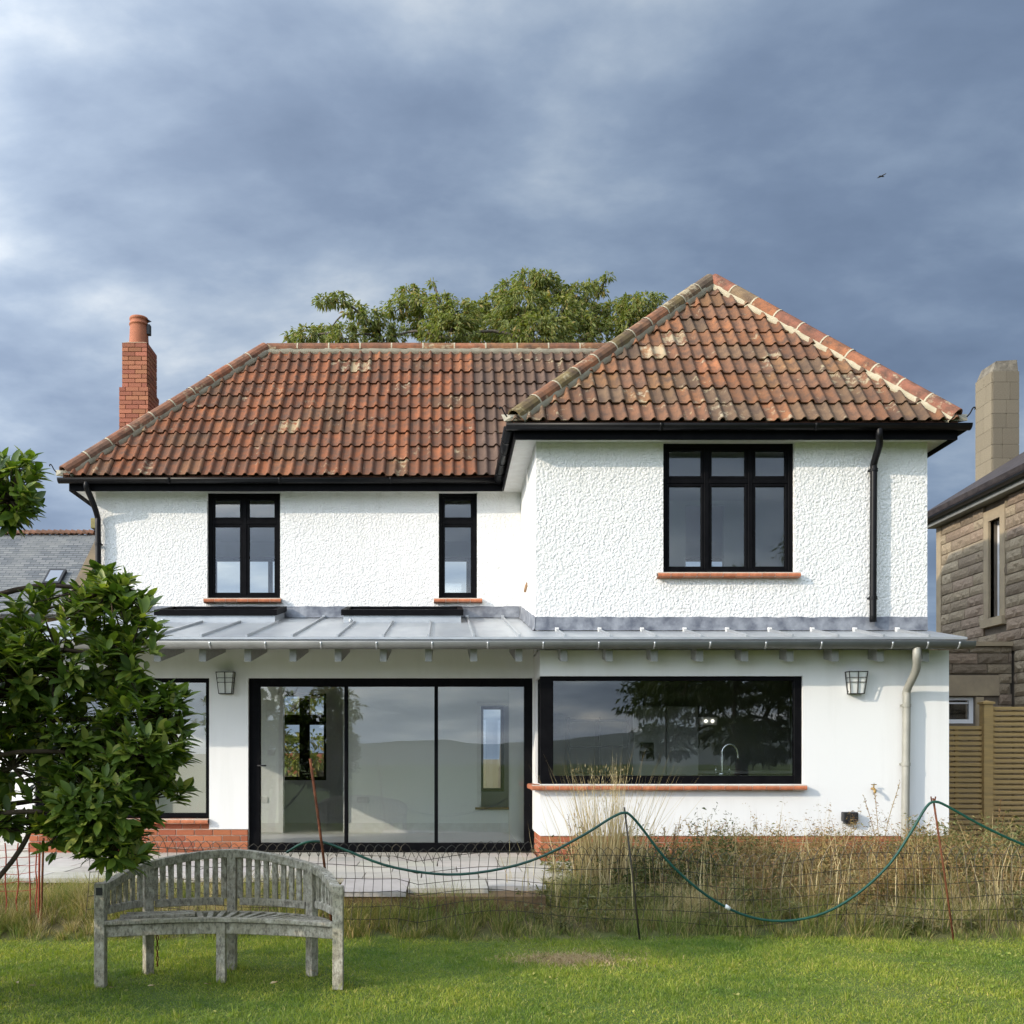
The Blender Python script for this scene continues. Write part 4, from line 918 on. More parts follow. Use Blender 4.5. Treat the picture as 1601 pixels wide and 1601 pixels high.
# chimney of the stone house
cx0, cx1, cy0, cy1, czb, czt = ax(1552, 19.4), ax(1593, 19.4), 19.4, 20.0, 6.2, az(574, 19.4)
CH_D = 19.4
cmat = basic('weathered_stone', (.22, .195, .15), (.09, .08, .065), 4.5, .95, bump=.7, bscale=14, bdist=.02)
c_ = MB(); w_ = .0
c_.add([(cx0, cy0, czb), (cx1, cy0, czb), (cx1, cy1, czb), (cx0, cy1, czb), (cx0+.01, cy0+.01, czt-.05), (cx1-.01, cy0+.01, czt-.05), (cx1-.01, cy1-.01, czt-.05), (cx0+.01, cy1-.01, czt-.05),
        (cx0+.09, cy0+.04, czt+.13), (cx1-.02, cy0+.03, czt+.15), (cx1-.03, cy1-.05, czt+.13), (cx0+.08, cy1-.05, czt+.14)],
       [(0,1,5,4), (1,2,6,5), (2,3,7,6), (3,0,4,7), (4,5,9,8), (5,6,10,9), (6,7,11,10), (7,4,8,11), (8,9,10,11)])
chn = c_.build('chimney', cmat, nb)
zq = czb+.1
while zq < czt-.15:
    h = random.uniform(.24, .34); h = min(h, czt-.08-zq); f = random.choice((.35, .5, .65)); xm = cx0+(cx1-cx0)*f; ym = cy0+(cy1-cy0)*(1-f)
    for a, b in ((cx0, xm), (xm, cx1)):
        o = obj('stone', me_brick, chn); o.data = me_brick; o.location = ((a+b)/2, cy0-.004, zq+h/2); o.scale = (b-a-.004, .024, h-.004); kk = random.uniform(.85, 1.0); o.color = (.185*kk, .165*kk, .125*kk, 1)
    for a, b in ((cy0+.013, ym), (ym, cy1)):
        o = obj('stone', me_brick, chn); o.location = (cx0-.004, (a+b)/2, zq+h/2); o.scale = (.024, b-a-.004, h-.004); kk = random.uniform(.9, 1.0); o.color = (.25*kk, .22*kk, .16*kk, 1)  # left face coloured paler as the sunlit side, front stones darker
    zq += h
# low annexe of the stone house, facing the camera
YA = 17.4; xa0, xa1, zat = 8.15, XN-.045, az(1011, YA)
wv_ = (8.2, ax(1524, YA), az(1131, YA), az(1090, YA))
an = MB().wall(xa0, xa1, .1, zat, YA, YA+.25, [wv_]).box(xa0, xa0+.2, YA+.251, 19.9, .1, zat-.001).build('annexe_wall', M_NWALL, nb)
lint = (8.15, ax(1560, YA), az(1088, YA), az(1056, YA))
stones(an, xa0, xa1, .3, zat, YA-.04, 'x', H=.175, holes=[(wv_[0]-.1, wv_[1]+.14, wv_[2]-.12, wv_[3]+.02), lint], L=(.5, .62), tone=.92)
MB().box(lint[0], lint[1], YA-.05, YA-.002, lint[2], lint[3]).build('lintel', M_ASHLAR, nb)
MB().box(wv_[1], wv_[1]+.13, YA-.045, YA-.002, wv_[2]-.1, wv_[3]).build('window_surround', M_ASHLAR, nb)
MB().box(xa0-.1, xa1-.01, YA-.10, YA+.5, zat+.001, zat+.075).build('coping', M_ASHLAR, nb)
a, b, z0, z1 = wv_; m = MB()
for q in ((a, a+.05, z0, z1), (b-.07, b, z0, z1), (a+.05, b-.07, z0, z0+.07), (a+.05, b-.07, z1-.05, z1), (a+.05, b-.07, z1-.11, z1-.085)): m.box(q[0], q[1], YA+.05, YA+.11, q[2], q[3])
wn_ = m.build('window', M_UPVC, nb); MB().box(a+.045, b-.065, YA+.075, YA+.083, z0+.06, z1-.045).build('pane', M_GLASS, wn_); MB().box(a-.05, b+.05, YA+.4, YA+.42, z0-.2, z1+.2).build('dark_backing', M_DARKPLASTIC, wn_)  # near-black sheet behind the pane stands in for the unlit room

# ------------------------------------------------------------------ slatted fence between the houses
YF_ = 12.9
def slat_fence(x0, x1, z1, z0, y, label, group='slatted fence panels', bat=()):
    t = thing('slatted_fence', label, 'fence', ((x0+x1)/2, y, z0), group)
    PT = .066; n = int((z1-z0)/PT); me = MB().box(x0, x1, -.009, .009, -.0215, .0215).mesh('slat', M_FENCEWOOD)
    for i in range(n):
        o = obj('slat', me, t); z = z1-.03-i*PT; o.matrix_parent_inverse = Matrix()
        o.location = (-t.location.x, random.uniform(-.002, .002), z - t.location.z)
    back = MB().box(x0, x1, -.009, .009, -.006, .006).mesh('slat', M_FENCEWOOD)
    for i in range(n-1):
        o = obj('slat', back, t); o.matrix_parent_inverse = Matrix(); o.location = (-t.location.x, .045, z1-.03-PT/2-i*PT - t.location.z)
    for x in bat: MB().box(x-.02, x+.02, y+.010, y+.035, z0, z1-.01).build('batten', M_FENCEWOOD, t)
    return t
xp = ax(1542, YF_)
slat_fence(5.83, xp-.062, az(1134, YF_), .2, YF_, 'lower slatted timber fence panel against the white corner of the house', bat=(6.1, 6.5))
slat_fence(xp+.062, xp+1.9, az(1104, YF_), .2, YF_, 'taller slatted timber fence panel right of the capped post', bat=(xp+.1, xp+.95))
for x, zt, lab in ((xp, az(1101, YF_), 'capped square timber fence post between the two slatted panels'), (ax(1604, YF_)+.0, None, None)):
    if lab is None: continue
    t = thing('fence_post', lab, 'post', (x, YF_, .2))
    bevel(MB().box(x-.058, x+.058, YF_-.06, YF_+.06, .1, zt).build('post', M_FENCEWOOD, t), .004)
    q = MB(); q.add([(x-.075, YF_-.075, zt+.001), (x+.075, YF_-.075, zt+.001), (x+.075, YF_+.075, zt+.001), (x-.075, YF_+.075, zt+.001), (x-.075, YF_-.075, zt+.025), (x+.075, YF_-.075, zt+.025), (x+.075, YF_+.075, zt+.025), (x-.075, YF_+.075, zt+.025), (x, YF_, zt+.05)],
                    [(0,3,2,1), (0,1,5,4), (1,2,6,5), (2,3,7,6), (3,0,4,7), (4,5,8), (5,6,8), (6,7,8), (7,4,8)]); q.build('post_cap', M_FENCEWOOD, t)

# ------------------------------------------------------------------ slate-roofed building behind on the left, white garden wall
def slate_mat():
    t = NT('old_slate'); v = t.co()
    br = t.n('ShaderNodeTexBrick'); mp = t.n('ShaderNodeMapping'); mp.inputs['Rotation'].default_value = (R(90), 0, 0); t.l(v, mp.inputs[0]); t.l(mp.outputs[0], br.inputs['Vector'])
    br.inputs['Scale'].default_value = 1.0; br.inputs['Brick Width'].default_value = .26; br.inputs['Row Height'].default_value = .075; br.inputs['Mortar Size'].default_value = .008
    br.inputs['Color1'].default_value = (.105, .115, .125, 1); br.inputs['Color2'].default_value = (.20, .205, .205, 1); br.inputs['Mortar'].default_value = (.045, .05, .055, 1)
    c = t.mix(t.math('MULTIPLY', t.ramp(t.noise(1.1, 5, .6), [(.45, (0,0,0)), (.65, (1,1,1))]), .4), br.outputs['Color'], (.24, .24, .22)); t.col(c); t.rough(.8)
    t.bump(br.outputs['Fac'], -.8, .03); return t.m
dB = 26.0; zb_ridge, zb_eave = az(836, dB+3), az(960, dB)
sb = thing('slate_roofed_building', 'building with a worn grey slate roof behind the house on the left', 'building', (-14, 28, .2))
x0, x1 = -24.0, ax(127, dB+1.5)
q = MB(); q.add([(x0, dB, zb_eave), (x1, dB, zb_eave), (x1, dB+3, zb_ridge), (x0, dB+3, zb_ridge), (x1, dB+6, zb_eave), (x0, dB+6, zb_eave)], [(0, 1, 2, 3), (3, 2, 4, 5)])
sr = q.build('roof', slate_mat(), sb, fix=False); sr.modifiers.new('t', 'SOLIDIFY').thickness = .12
MB().wall(x0+.2, x1, .1, zb_eave-.02, dB+.3, dB+.6).box(x1-.3, x1-.001, dB+.601, dB+5.7, .1, zb_eave).add([], []) 
q = MB().wall(x0+.2, x1, .1, zb_eave-.02, dB+.3, dB+.6); q.box(x1-.3, x1-.001, dB+.601, dB+5.7, .1, zb_eave); q.build('wall', M_ASHLAR, sb)
q = MB(); q.add([(x1+.002, dB-.1, zb_eave), (x1+.30, dB-.1, zb_eave), (x1+.30, dB+3, zb_ridge+.12), (x1+.002, dB+3, zb_ridge+.12), (x1+.002, dB+6, zb_eave), (x1+.30, dB+6, zb_eave), (x1+.002, dB+3, .1), (x1+.30, dB+3, .1), (x1+.002, dB-.1, .1), (x1+.30, dB-.1, .1), (x1+.002, dB+6, .1), (x1+.3, dB+6, .1)],
                [(0,1,2,3), (3,2,5,4), (1,9,11,5,2), (0,3,4,10,8), (0,8,9,1)])
q.build('gable_coping', basic('lichened_coping', (.13, .105, .075), (.20, .15, .09), 3, .95, bump=.5, bscale=12), sb, fix=False)
bevel(MB().box(x1-.18, x1+.34, dB+2.75, dB+3.25, zb_ridge+.13, zb_ridge+.42).build('kneeler', basic('lichen_stone', (.20, .18, .08), (.27, .24, .11), 4, .95), sb), .02)
me = half_round('ridge_tile', .16, .10); n_ = int((x1-x0)/.165)
for i in range(n_):
    if x0+i*.165 < -13.3: continue
    o = obj('ridge_tile', me, sr); o.matrix_basis = Matrix.Translation((x0+i*.165+.15, dB+3, zb_ridge+.02)) @ Matrix.Rotation(R(90), 4, 'Z') @ Matrix.Rotation(R(random.gauss(0, 2)), 4, 'Y') @ Matrix.Rotation(R(12), 4, 'X')
    k = random.uniform(.8, 1.1); o.color = (.24*k, .12*k, .075*k, .3)
xw, yw, zw = ax(85, dB+1.2), dB+1.22, 0
zw = zb_eave+(zb_ridge-zb_eave)*1.22/3; sl_ = Vector((0, 3, zb_ridge-zb_eave)).normalized()
q = MB(); c = Vector((xw, yw, zw+.06)); nrm = Vector((0, -sl_.z, sl_.y))
def obox(m, c, ux, hx, uy, hy, uz, hz):
    vs = [c+ux*(a*hx)+uy*(b*hy)+uz*(d*hz) for d in (-1, 1) for a, b in ((-1,-1), (1,-1), (1,1), (-1,1))]
    m.add(vs, [(3,2,1,0), (4,5,6,7), (0,1,5,4), (1,2,6,5), (2,3,7,6), (3,0,4,7)]); return m
sk = obox(MB(), c, Vector((1,0,0)), .23, sl_, .34, nrm, .05).build('skylight', M_DARKPLASTIC, sb)
obox(MB(), c+nrm*.052, Vector((1,0,0)), .17, sl_, .27, nrm, .003).build('pane', basic('skylight_glass', (.22, .25, .30), None, 1, .35, spec=.3), sk)
gw = MB().wall(-11.0, -5.06, .15, az(1075, 15.6), 15.6, 15.82).build('garden_wall', M_RENDER); tag(gw, 'plain white rendered garden wall left of the extension behind the tree', 'wall')

# ------------------------------------------------------------------ weathered curved bench
def wood_mat():
    t = NT('weathered_teak'); v = t.co()
    n = t.noise(22, 6, .7, vec=v); n2 = t.noise(4.5, 4, .6, vec=v); n3 = t.noise(60, 4, .7, vec=v, mapscale=(1, 1, .4))
    c = t.ramp(n, [(.28, (.16, .14, .10)), (.5, (.39, .355, .28)), (.72, (.60, .56, .455))])
    c = t.mix(t.math('MULTIPLY', t.ramp(n2, [(.48, (0,0,0)), (.62, (1,1,1))]), .55), c, (.28, .255, .165))
    c = t.mix(t.math('MULTIPLY', t.ramp(n3, [(.5, (0,0,0)), (.60, (1,1,1))]), .55), c, (.06, .052, .04))
    t.col(c); t.rough(.9); t.bump(n3, .5, .006); return t.m
M_TEAK = wood_mat()
bench = thing('garden_bench', 'weathered grey curved wooden bench with slatted back on the lawn', 'bench', (-1.45, 6.95, 0))
BK = [Vector(p) for p in ((-2.215, 6.66, 0), (-2.02, 7.06, 0), (-1.475, 7.22, 0), (-.885, 7.00, 0), (-.665, 6.60, 0))]   # posts of the back, left to right
FM = Vector((-1.46, 6.80, 0))                                            # middle front leg
TOPZ = [.665, .775, .845, .765, .655]
def post(p, z1, w, dirv, z0=0, name='leg', taper=0.0):
    d = Vector((dirv[0], dirv[1], 0)).normalized(); s = Vector((-d.y, d.x, 0)); m = MB()
    obox(m, Vector((p.x, p.y, (z0+z1)/2)), d, w/2, s, w/2, Vector((0, 0, 1)), (z1-z0)/2)
    return bevel(m.build(name, M_TEAK, bench), .005)
for i, p in enumerate(BK):
    tg = (BK[min(i+1, 4)]-BK[max(i-1, 0)])
    if i in (0, 4): post(p, TOPZ[i]+.012, .068, (1, 0)); 
    else: post(p, TOPZ[i]-.008, .062, tg, z0=0)
post(FM, .40, .060, (1, 0))
NB = 10; path = spline(BK, NB); zpath = [v.z for v in spline([(0, 0, z) for z in TOPZ], NB)]
def strip(pts, zs, w, h, name, ov=0):
    m = MB(); n = len(pts)
    for i in range(n):
        t = (pts[min(i+1, n-1)]-pts[max(i-1, 0)]).normalized(); s = Vector((-t.y, t.x, 0)); c = Vector((pts[i].x, pts[i].y, zs[i]))
        m.v += [c-s*w/2-Vector((0,0,h/2)), c+s*w/2-Vector((0,0,h/2)), c+s*w/2+Vector((0,0,h/2)), c-s*w/2+Vector((0,0,h/2))]
    for i in range(n-1):
        a = 4*i; m.f += [(a+k, a+(k+1) % 4, a+4+(k+1) % 4, a+4+k) for k in range(4)]
    m.f += [(3, 2, 1, 0), tuple(4*(n-1)+k for k in range(4))]; m.v = [tuple(q) for q in m.v]
    return bevel(m.build(name, M_TEAK, bench), .006)
for i in range(4):
    seg = path[i*NB:(i+1)*NB+1]; zs = [z-.028 for z in zpath[i*NB:(i+1)*NB+1]]
    strip(seg, [z+.0007*i for z in zs], .062, .058, 'top_rail'); strip(seg[1:-1], [.475+.012*abs(i-1.5)+.0*z for z in zs[1:-1]], .040, .052, 'back_rail')
    n_s = 6 if i in (0, 3) else 9
    for k in range(1, n_s+1):
        f = (i + k/(n_s+1))*NB; j = int(f); fr = f-j; p = path[j].lerp(path[min(j+1, len(path)-1)], fr); zt = zpath[j]+(zpath[min(j+1, len(path)-1)]-zpath[j])*fr-.052
        tg = path[min(j+1, len(path)-1)]-path[j]; zb = .495+.012*abs(i-1.5)
        m = MB(); d = tg.normalized(); s = Vector((-d.y, d.x, 0)); hw = .017 if i in (0, 3) else .0185
        obox(m, Vector((p.x, p.y, (zt+zb)/2)), d, hw, s, .009, Vector((0, 0, 1)), (zt-zb)/2); sl = m.build('back_slat', M_TEAK, bench)
        if i == 2 and k in (7, 8, 9): pass
# seat: front rail, rear rail, slats running front to back
FP = spline([BK[0]+Vector((.02, .0, 0)), (BK[0]+FM)/2+Vector((0, .035, 0)), FM+Vector((0, .0, 0)), (FM+BK[4])/2+Vector((0, .03, 0)), BK[4]+Vector((-.02, 0, 0))], 6)
BP_ = [p+Vector((0, -.045, 0)) for p in spline(BK, 6)]
strip([p+Vector((0, -.012, 0)) for p in FP], [.418]*len(FP), .050, .030, 'seat_edge'); strip([p+Vector((0, .005, 0)) for p in FP], [.360]*len(FP), .028, .075, 'front_rail')
strip(BP_[2:-2], [.385]*len(BP_[2:-2]), .028, .07, 'rear_rail')
def along(P, f):
    f *= len(P)-1; j = min(int(f), len(P)-2); return P[j].lerp(P[j+1], f-j)
ns = 27
for k in range(1, ns):
    f = k/ns; a = along(FP, f); b = along(BP_, f); a = a+Vector((0, .02, 0))
    if f < .40 and k % 3: continue
    MB().beam((a.x, a.y, .421), (b.x, b.y, .413), .036, .018).build('seat_slat', M_TEAK, bench)
MB().beam((-2.13, 6.79, .436), (-1.66, 6.90, .440), .07, .016, up=(.05, -.05, 1)).build('loose_slat', M_TEAK, bench); MB().beam((-2.12, 6.90, .438), (-1.70, 7.02, .436), .06, .016).build('loose_slat', M_TEAK, bench)
bevel(MB().box(BK[0].x-.02, BK[0].x+.022, BK[0].y-.0375, BK[0].y-.0345, .60, .65).build('plaque', basic('dark_plaque', (.03, .027, .022), None, 1, .5), bench), .002)
chn_ = thing('chain', 'short rusty chain hanging beside the back leg of the bench', 'chain', (-1.955, 7.05, .02))
for i in range(9):
    z = .36-.036*i; k = MB(); pts = [(math.cos(a)*.008, math.sin(a)*.019, 0) for a in [2*math.pi*j/10 for j in range(11)]]
    P_ = [Vector((-1.955+(p[0] if i % 2 else 0), 7.05+(0 if i % 2 else p[0]), z+p[1])) for p in pts]; k.tube(P_, .0035, 5, cap=False).build('link', M_RUST, chn_, True)

# ------------------------------------------------------------------ wire fence, rods, hose, orange netting
YW = 8.42
wf = thing('wire_fence', 'sagging green wire garden fence with hooped top across the rough grass', 'fence', (0, YW, .02))
wm = MB(); XW0, XW1 = -2.9, 5.6
def sag(x): return .035*math.sin(x*1.9+.4)+.02*math.sin(x*4.3)
def wx(x, z): return Vector((x+.02*math.sin(z*7+x*3), YW+.05*math.sin(x*1.1)+.03*math.sin(z*3+x), z))
top = lambda x: .70+sag(x)+(.06 if x < -.3 else 0)
hz_ = [0.08, .17, .27, .37, .48, .59]
for i, h in enumerate(hz_): wm.tube([wx(x, top(x)-.62+h+.02*math.sin(x*2.3+i)) for x in np.arange(XW0, XW1, .18)], .003, 3, cap=False)
x = XW0
while x < XW1:
    wm.tube([wx(x, top(x)-.62+h) for h in (.0, .2, .4, .60)], .0028, 3, cap=False)
    wm.tube([wx(x+.145*f, top(x)-.06+.115*math.sin(math.pi*f)) for f in (0, .12, .3, .5, .7, .88, 1)], .0028, 3, cap=False); x += .075
stuff(wm.build('wire_mesh', M_WIRE, wf, fix=False))
def rod(p, q, r, label, mat=M_RUST, top_=None):
    t = MB().tube([p, Vector(p).lerp(Vector(q), .5)+Vector((.004, 0, 0)), q], r, 7).build('fence_rod', mat, None, True); tag(t, label, 'rod', 'iron rods holding the hose')
    return t
rod(at(522, 1345, YW-.1)[:2]+(.0,), at(485, 1186, YW-.15), .011, 'rusty leaning iron rod in front of the sliding door')
rod(at(1000, 1470, YW-.08), at(976, 1262, YW-.08), .008, 'thin dark iron rod under the middle peak of the green hose', M_WIRE)
r3 = rod(at(1492, 1478, YW-.08), at(1459, 1248, YW-.08), .008, 'iron rod with a split top propping the hose at the right')
p = Vector(at(1459, 1252, YW-.08)); MB().beam(p+Vector((-.012, 0, -.01)), p+Vector((-.018, 0, .035)), .008, .008).beam(p+Vector((.012, 0, -.01)), p+Vector((.02, 0, .035)), .008, .008).build('split_end', M_RUST, r3)
hp = [(448, 1333), (470, 1320), (489, 1315.5), (510, 1318), (545, 1331), (600, 1352), (660, 1364), (720, 1367), (790, 1357), (850, 1338), (915, 1304), (955, 1279), (976, 1270.5), (988, 1277), (1006, 1298), (1040, 1342), (1090, 1389), (1140, 1421), (1190, 1437.5), (1240, 1439), (1290, 1427), (1340, 1398), (1390, 1352), (1425, 1300), (1448, 1262), (1462, 1253.5), (1482, 1261), (1530, 1288), (1580, 1312), (1640, 1336), (1720, 1360)]
hs_ = MB().tube(spline([at(x_, y_, YW-.10) for x_, y_ in hp], 3), .0108, 8).build('garden_hose', M_HOSE, None, True); tag(hs_, 'green garden hose looping in swags over the iron rods', 'hose')
MB().tube([at(1134, 1416.5, YW-.102), at(1141, 1421, YW-.102)], .017, 8).build('hose_joiner', M_WHITEPAINT, hs_, True)
nt_ = thing('barrier_netting', 'torn orange plastic barrier netting tied to a post at the left edge', 'netting', (ax(62, 8.7), 8.7, .1))
m = MB(); D = 8.7
for px in (-50, -30, -10, 9, 27, 46, 56): m.tube(spline([at(px+random.uniform(-2, 2), yy, D) for yy in (1318, 1340, 1362, 1385, 1408, 1430)], 2), .006, 5)
for yy in (1331, 1343, 1356, 1368, 1381, 1394): m.tube(spline([at(px, yy+random.uniform(-2, 2)+px*-.08, D) for px in (-50, -20, 9, 27, 46, 60)], 2), .0035, 4)
stuff(m.build('net', M_ORANGE, nt_)); 
for px, k in ((62, 0), (66, 1)): MB().tube([at(px-2, 1450, D), at(px+k*2, 1316-k*6, D)], .010, 6).build('post', M_ORANGE if k == 0 else M_RUST, nt_)

# ------------------------------------------------------------------ bird
bp = Vector(at(1378, 276, 45)); b = MB()
b.tube([bp+Vector((-.13, 0, .012)), bp+Vector((-.06, 0, .02)), bp+Vector((0, 0, .01)), bp+Vector((.09, 0, -.005)), bp+Vector((.13, 0, -.008))], [.008, .028, .03, .02, .008], 8)
bird = b.build('bird', M_DARKPLASTIC, None, True); tag(bird, 'tiny dark bird flying in the cloudy sky above the roof', 'bird')
for s in (-1, 1):
    q = MB(); q.add([bp+Vector((-.05, 0, .015)), bp+Vector((.05, 0, .015)), bp+Vector((.05-s*.10, s*.16, .035)), bp+Vector((-.01-s*.12, s*.17, .035))], [(0, 1, 2, 3)]); o = q.build('wing', M_DARKPLASTIC, bird); o.modifiers.new('t', 'SOLIDIFY').thickness = .01

# ------------------------------------------------------------------ vegetation
def np_mesh(name, V, Fq, Ft, mat, smooth=False):
    """V (n,3); Fq (m,4), Ft (k,3) index arrays"""
    me = bpy.data.meshes.new(name); nq, nt3 = len(Fq), len(Ft)
    me.vertices.add(len(V)); me.vertices.foreach_set('co', np.asarray(V, np.float32).ravel())
    loops = np.concatenate([np.asarray(Fq, np.int32).ravel(), np.asarray(Ft, np.int32).ravel()])
    me.loops.add(len(loops)); me.loops.foreach_set('vertex_index', loops); me.polygons.add(nq+nt3)
    me.polygons.foreach_set('loop_start', np.concatenate([np.arange(nq)*4, nq*4+np.arange(nt3)*3]).astype(np.int32))
    if smooth: me.polygons.foreach_set('use_smooth', np.ones(nq+nt3, bool))
    me.update(calc_edges=True); me.materials.append(mat); return me
def blades(name, P, H, W, lean, mat, parent=None, curl=1.0):
    """curved grass blades / stems: base points P (n,3), heights, widths, lean vectors (n,2)"""
    n = len(P); a = rng.uniform(0, 2*np.pi, n); s = np.stack([np.cos(a), np.sin(a), np.zeros(n)], 1)*(W/2)[:, None]
    L = np.concatenate([lean, np.zeros((n, 1))], 1); up = np.zeros((n, 3)); up[:, 2] = H
    m1 = P + up*.45 + L*.25*curl; tip = P + up*(1-.25*np.linalg.norm(lean, axis=1)/np.maximum(H, .01)).clip(.2, 1)[:, None] + L
    V = np.stack([P-s, P+s, m1+s*.8, m1-s*.8, tip], 1).reshape(-1, 3); i = np.arange(n)*5
    Fq = np.stack([i, i+1, i+2, i+3], 1); Ft = np.stack([i+3, i+2, i+4], 1)
    return obj(name, np_mesh(name, V, Fq, Ft, mat), parent)
def leaves_np(C, D, S, Wd, droop=0.0):
    """folded lance leaves: base C, direction D (unit), length S, width; returns V, Ft"""
    n = len(C); r = rng.normal(size=(n, 3)); side = np.cross(D, r); side /= np.linalg.norm(side, axis=1)[:, None]+1e-9; nor = np.cross(side, D)
    S1 = S[:, None]; w = (Wd*S)[:, None]
    b = C; t = C+D*S1; t[:, 2] -= droop*S; m1 = C+D*S1*.5-nor*w*.18; l = C+D*S1*.5+side*w*.5+nor*w*.12; r2 = C+D*S1*.5-side*w*.5+nor*w*.12
    V = np.stack([b, l, m1, r2, t], 1).reshape(-1, 3); i = np.arange(n)*5
    F_ = np.concatenate([np.stack([i, i+2, i+1], 1), np.stack([i, i+3, i+2], 1), np.stack([i+1, i+2, i+4], 1), np.stack([i+2, i+3, i+4], 1)])
    return V, F_
def unit(n, zmul=1.0):
    d = rng.normal(size=(n, 3)); d[:, 2] *= zmul; return d/np.linalg.norm(d, axis=1)[:, None]
NOQ = np.zeros((0, 4), np.int32)
gz_np = np.vectorize(ground_z)

# ---- lawn
def lawn(n, x0, x1, y0, y1, name):
    x = rng.uniform(x0, x1, n); y = y0+(y1-y0)*rng.random(n)
    pn = np.sin(x*2.1+1.3*np.sin(y*1.7))*np.sin(y*2.9+x*.6)+.6*np.sin(x*5.3+y*4.1)
    bare = ((x-.95)/.30)**2+((y-7.55)/.22)**2 < rng.uniform(.3, 1.2, n)
    keep = ~(bare & (rng.random(n) < .8)); x, y, pn = x[keep], y[keep], pn[keep]; n = len(x)
    P = np.stack([x, y, gz_np(x, y)-.004], 1); H = rng.uniform(.014, .036, n)*(1+.22*pn); W = rng.uniform(.003, .006, n)
    ln = rng.normal(0, .019, (n, 2)); return blades(name, P, H, W, ln, M_LAWNBLADE)
stuff(tag(lawn(230000, -3.6, 5.4, 5.35, 8.42, 'lawn_grass'), 'short mown green lawn in the foreground', 'grass'))
n = 2600; x = .95+rng.normal(0, .22, n); y = 7.55+rng.normal(0, .13, n)
P = np.stack([x, y, gz_np(x, y)+.003], 1); a = rng.uniform(0, 6.28, n)
stuff(tag(blades('straw_patch', P, rng.uniform(.015, .045, n), np.full(n, .005), np.stack([np.cos(a), np.sin(a)], 1)*rng.uniform(.02, .06, n)[:, None], M_STRAW), 'brown patch of dead grass in the middle of the lawn', 'dead grass'))
n = 650; cx_ = rng.uniform(-3, 5.2, 60); cy_ = rng.uniform(5.6, 8.3, 60); k = rng.integers(0, 60, n); x = cx_[k]+rng.normal(0, .08, n); y = cy_[k]+rng.normal(0, .06, n)
D_ = unit(n, .35); D_[:, 2] = np.abs(D_[:, 2]); V, T = leaves_np(np.stack([x, y, gz_np(x, y)+.012], 1), D_, rng.uniform(.018, .038, n), rng.uniform(.45, .7, n))
stuff(tag(obj('lawn_weeds', np_mesh('lawn_weeds', V, NOQ, T, M_LAWNBLADE)), 'broad-leaved weeds scattered in the lawn', 'weeds'))
M_FALLEN = basic('fallen_leaf', (.42, .36, .20), (.30, .19, .08), 20, .7)
q = MB(); q.add([(0, 0, .004), (.03, .022, .016), (.08, .012, .010), (.09, 0, .012), (.08, -.014, .018), (.03, -.02, .007), (.05, 0, .004)], [(0, 6, 1), (1, 6, 2), (2, 6, 3), (3, 6, 4), (4, 6, 5), (5, 6, 0)]); mefl = q.mesh('fallen_leaf', M_FALLEN, fix=False)
for px, py in ((180, 1555), (318, 1549), (422, 1549), (26, 1546), (60, 1552), (495, 1530), (230, 1553)):
    dd = F*CAMH/(py-CY); o = obj('fallen_leaf', mefl); o.location = (ax(px, dd), dd, .045); o.rotation_euler = (random.uniform(-.3, .3), random.uniform(-.3, .3), random.uniform(0, 6)); o.scale = (.6, .6, .6)
    tag(o, 'small pale fallen leaf lying on the shaded lawn by the bench', 'leaf', 'fallen leaves near the bench')

# ---- rough grass on the bank
def patch(nt_, per, x0, x1, y0, y1, hfun, w, out, mat, name, label, cat):
    """tufts: blades that spring from a common foot and lean outwards"""
    cx_ = rng.uniform(x0, x1, nt_); cy_ = rng.uniform(y0, y1, nt_); hs = hfun(cx_, cy_, nt_); sw = rng.normal(0, .35, (nt_, 2))
    k = np.repeat(np.arange(nt_), per); n = len(k); a = rng.uniform(0, 6.283, n); r = rng.random(n)**.7
    x = cx_[k]+np.cos(a)*r*.05; y = cy_[k]+np.sin(a)*r*.05; H = hs[k]*rng.uniform(.45, 1.1, n)
    ok = ~((x > -.94) & (x < .97) & (y > 8.93)) & ~((x < 2.5) & (y > 9.80)) & (H > .02); k, a, r, x, y, H = k[ok], a[ok], r[ok], x[ok], y[ok], H[ok]
    ln = (np.stack([np.cos(a), np.sin(a)], 1)*(r*out)[:, None]+sw[k]*.45+rng.normal(0, .14, (len(k), 2)))*H[:, None]
    P = np.stack([x, y, gz_np(x, y)-.005], 1); o = blades(name, P, H, rng.uniform(*w, len(x)), ln, mat); return stuff(tag(o, label, cat))
clump = lambda x, y: .5+.5*np.sin(x*3.1+1.7*np.sin(y*2.3))*np.sin(y*3.7+x*1.3)
patch(1900, 34, -4.6, 6.2, 8.38, 9.75, lambda x, y, n: rng.uniform(.12, .30, n)*(.55+.8*clump(x, y))*np.clip((y-8.22)/.3, .4, 1), (.003, .006), .8, M_LONGGRASS, 'rough_grass', 'long uncut grass growing along the wire fence', 'grass')
patch(230, 40, -4.4, -1.6, 8.5, 9.4, lambda x, y, n: rng.uniform(.14, .36, n)*(.6+.6*clump(x, y)), (.002, .004), .9, M_DRYGRASS, 'dry_grass', 'dry straw-coloured grass at the left behind the bench', 'grass')
patch(560, 30, .8, 6.6, 8.55, 10.3, lambda x, y, n: rng.uniform(.22, .60, n)*np.clip(.55+(x-1)*.12, .5, 1.05)*(.5+.7*clump(x*1.3, y)), (.002, .0045), .8, M_DRYGRASS, 'dry_grass', 'pale dry grass mixed through the weeds at the right', 'grass')

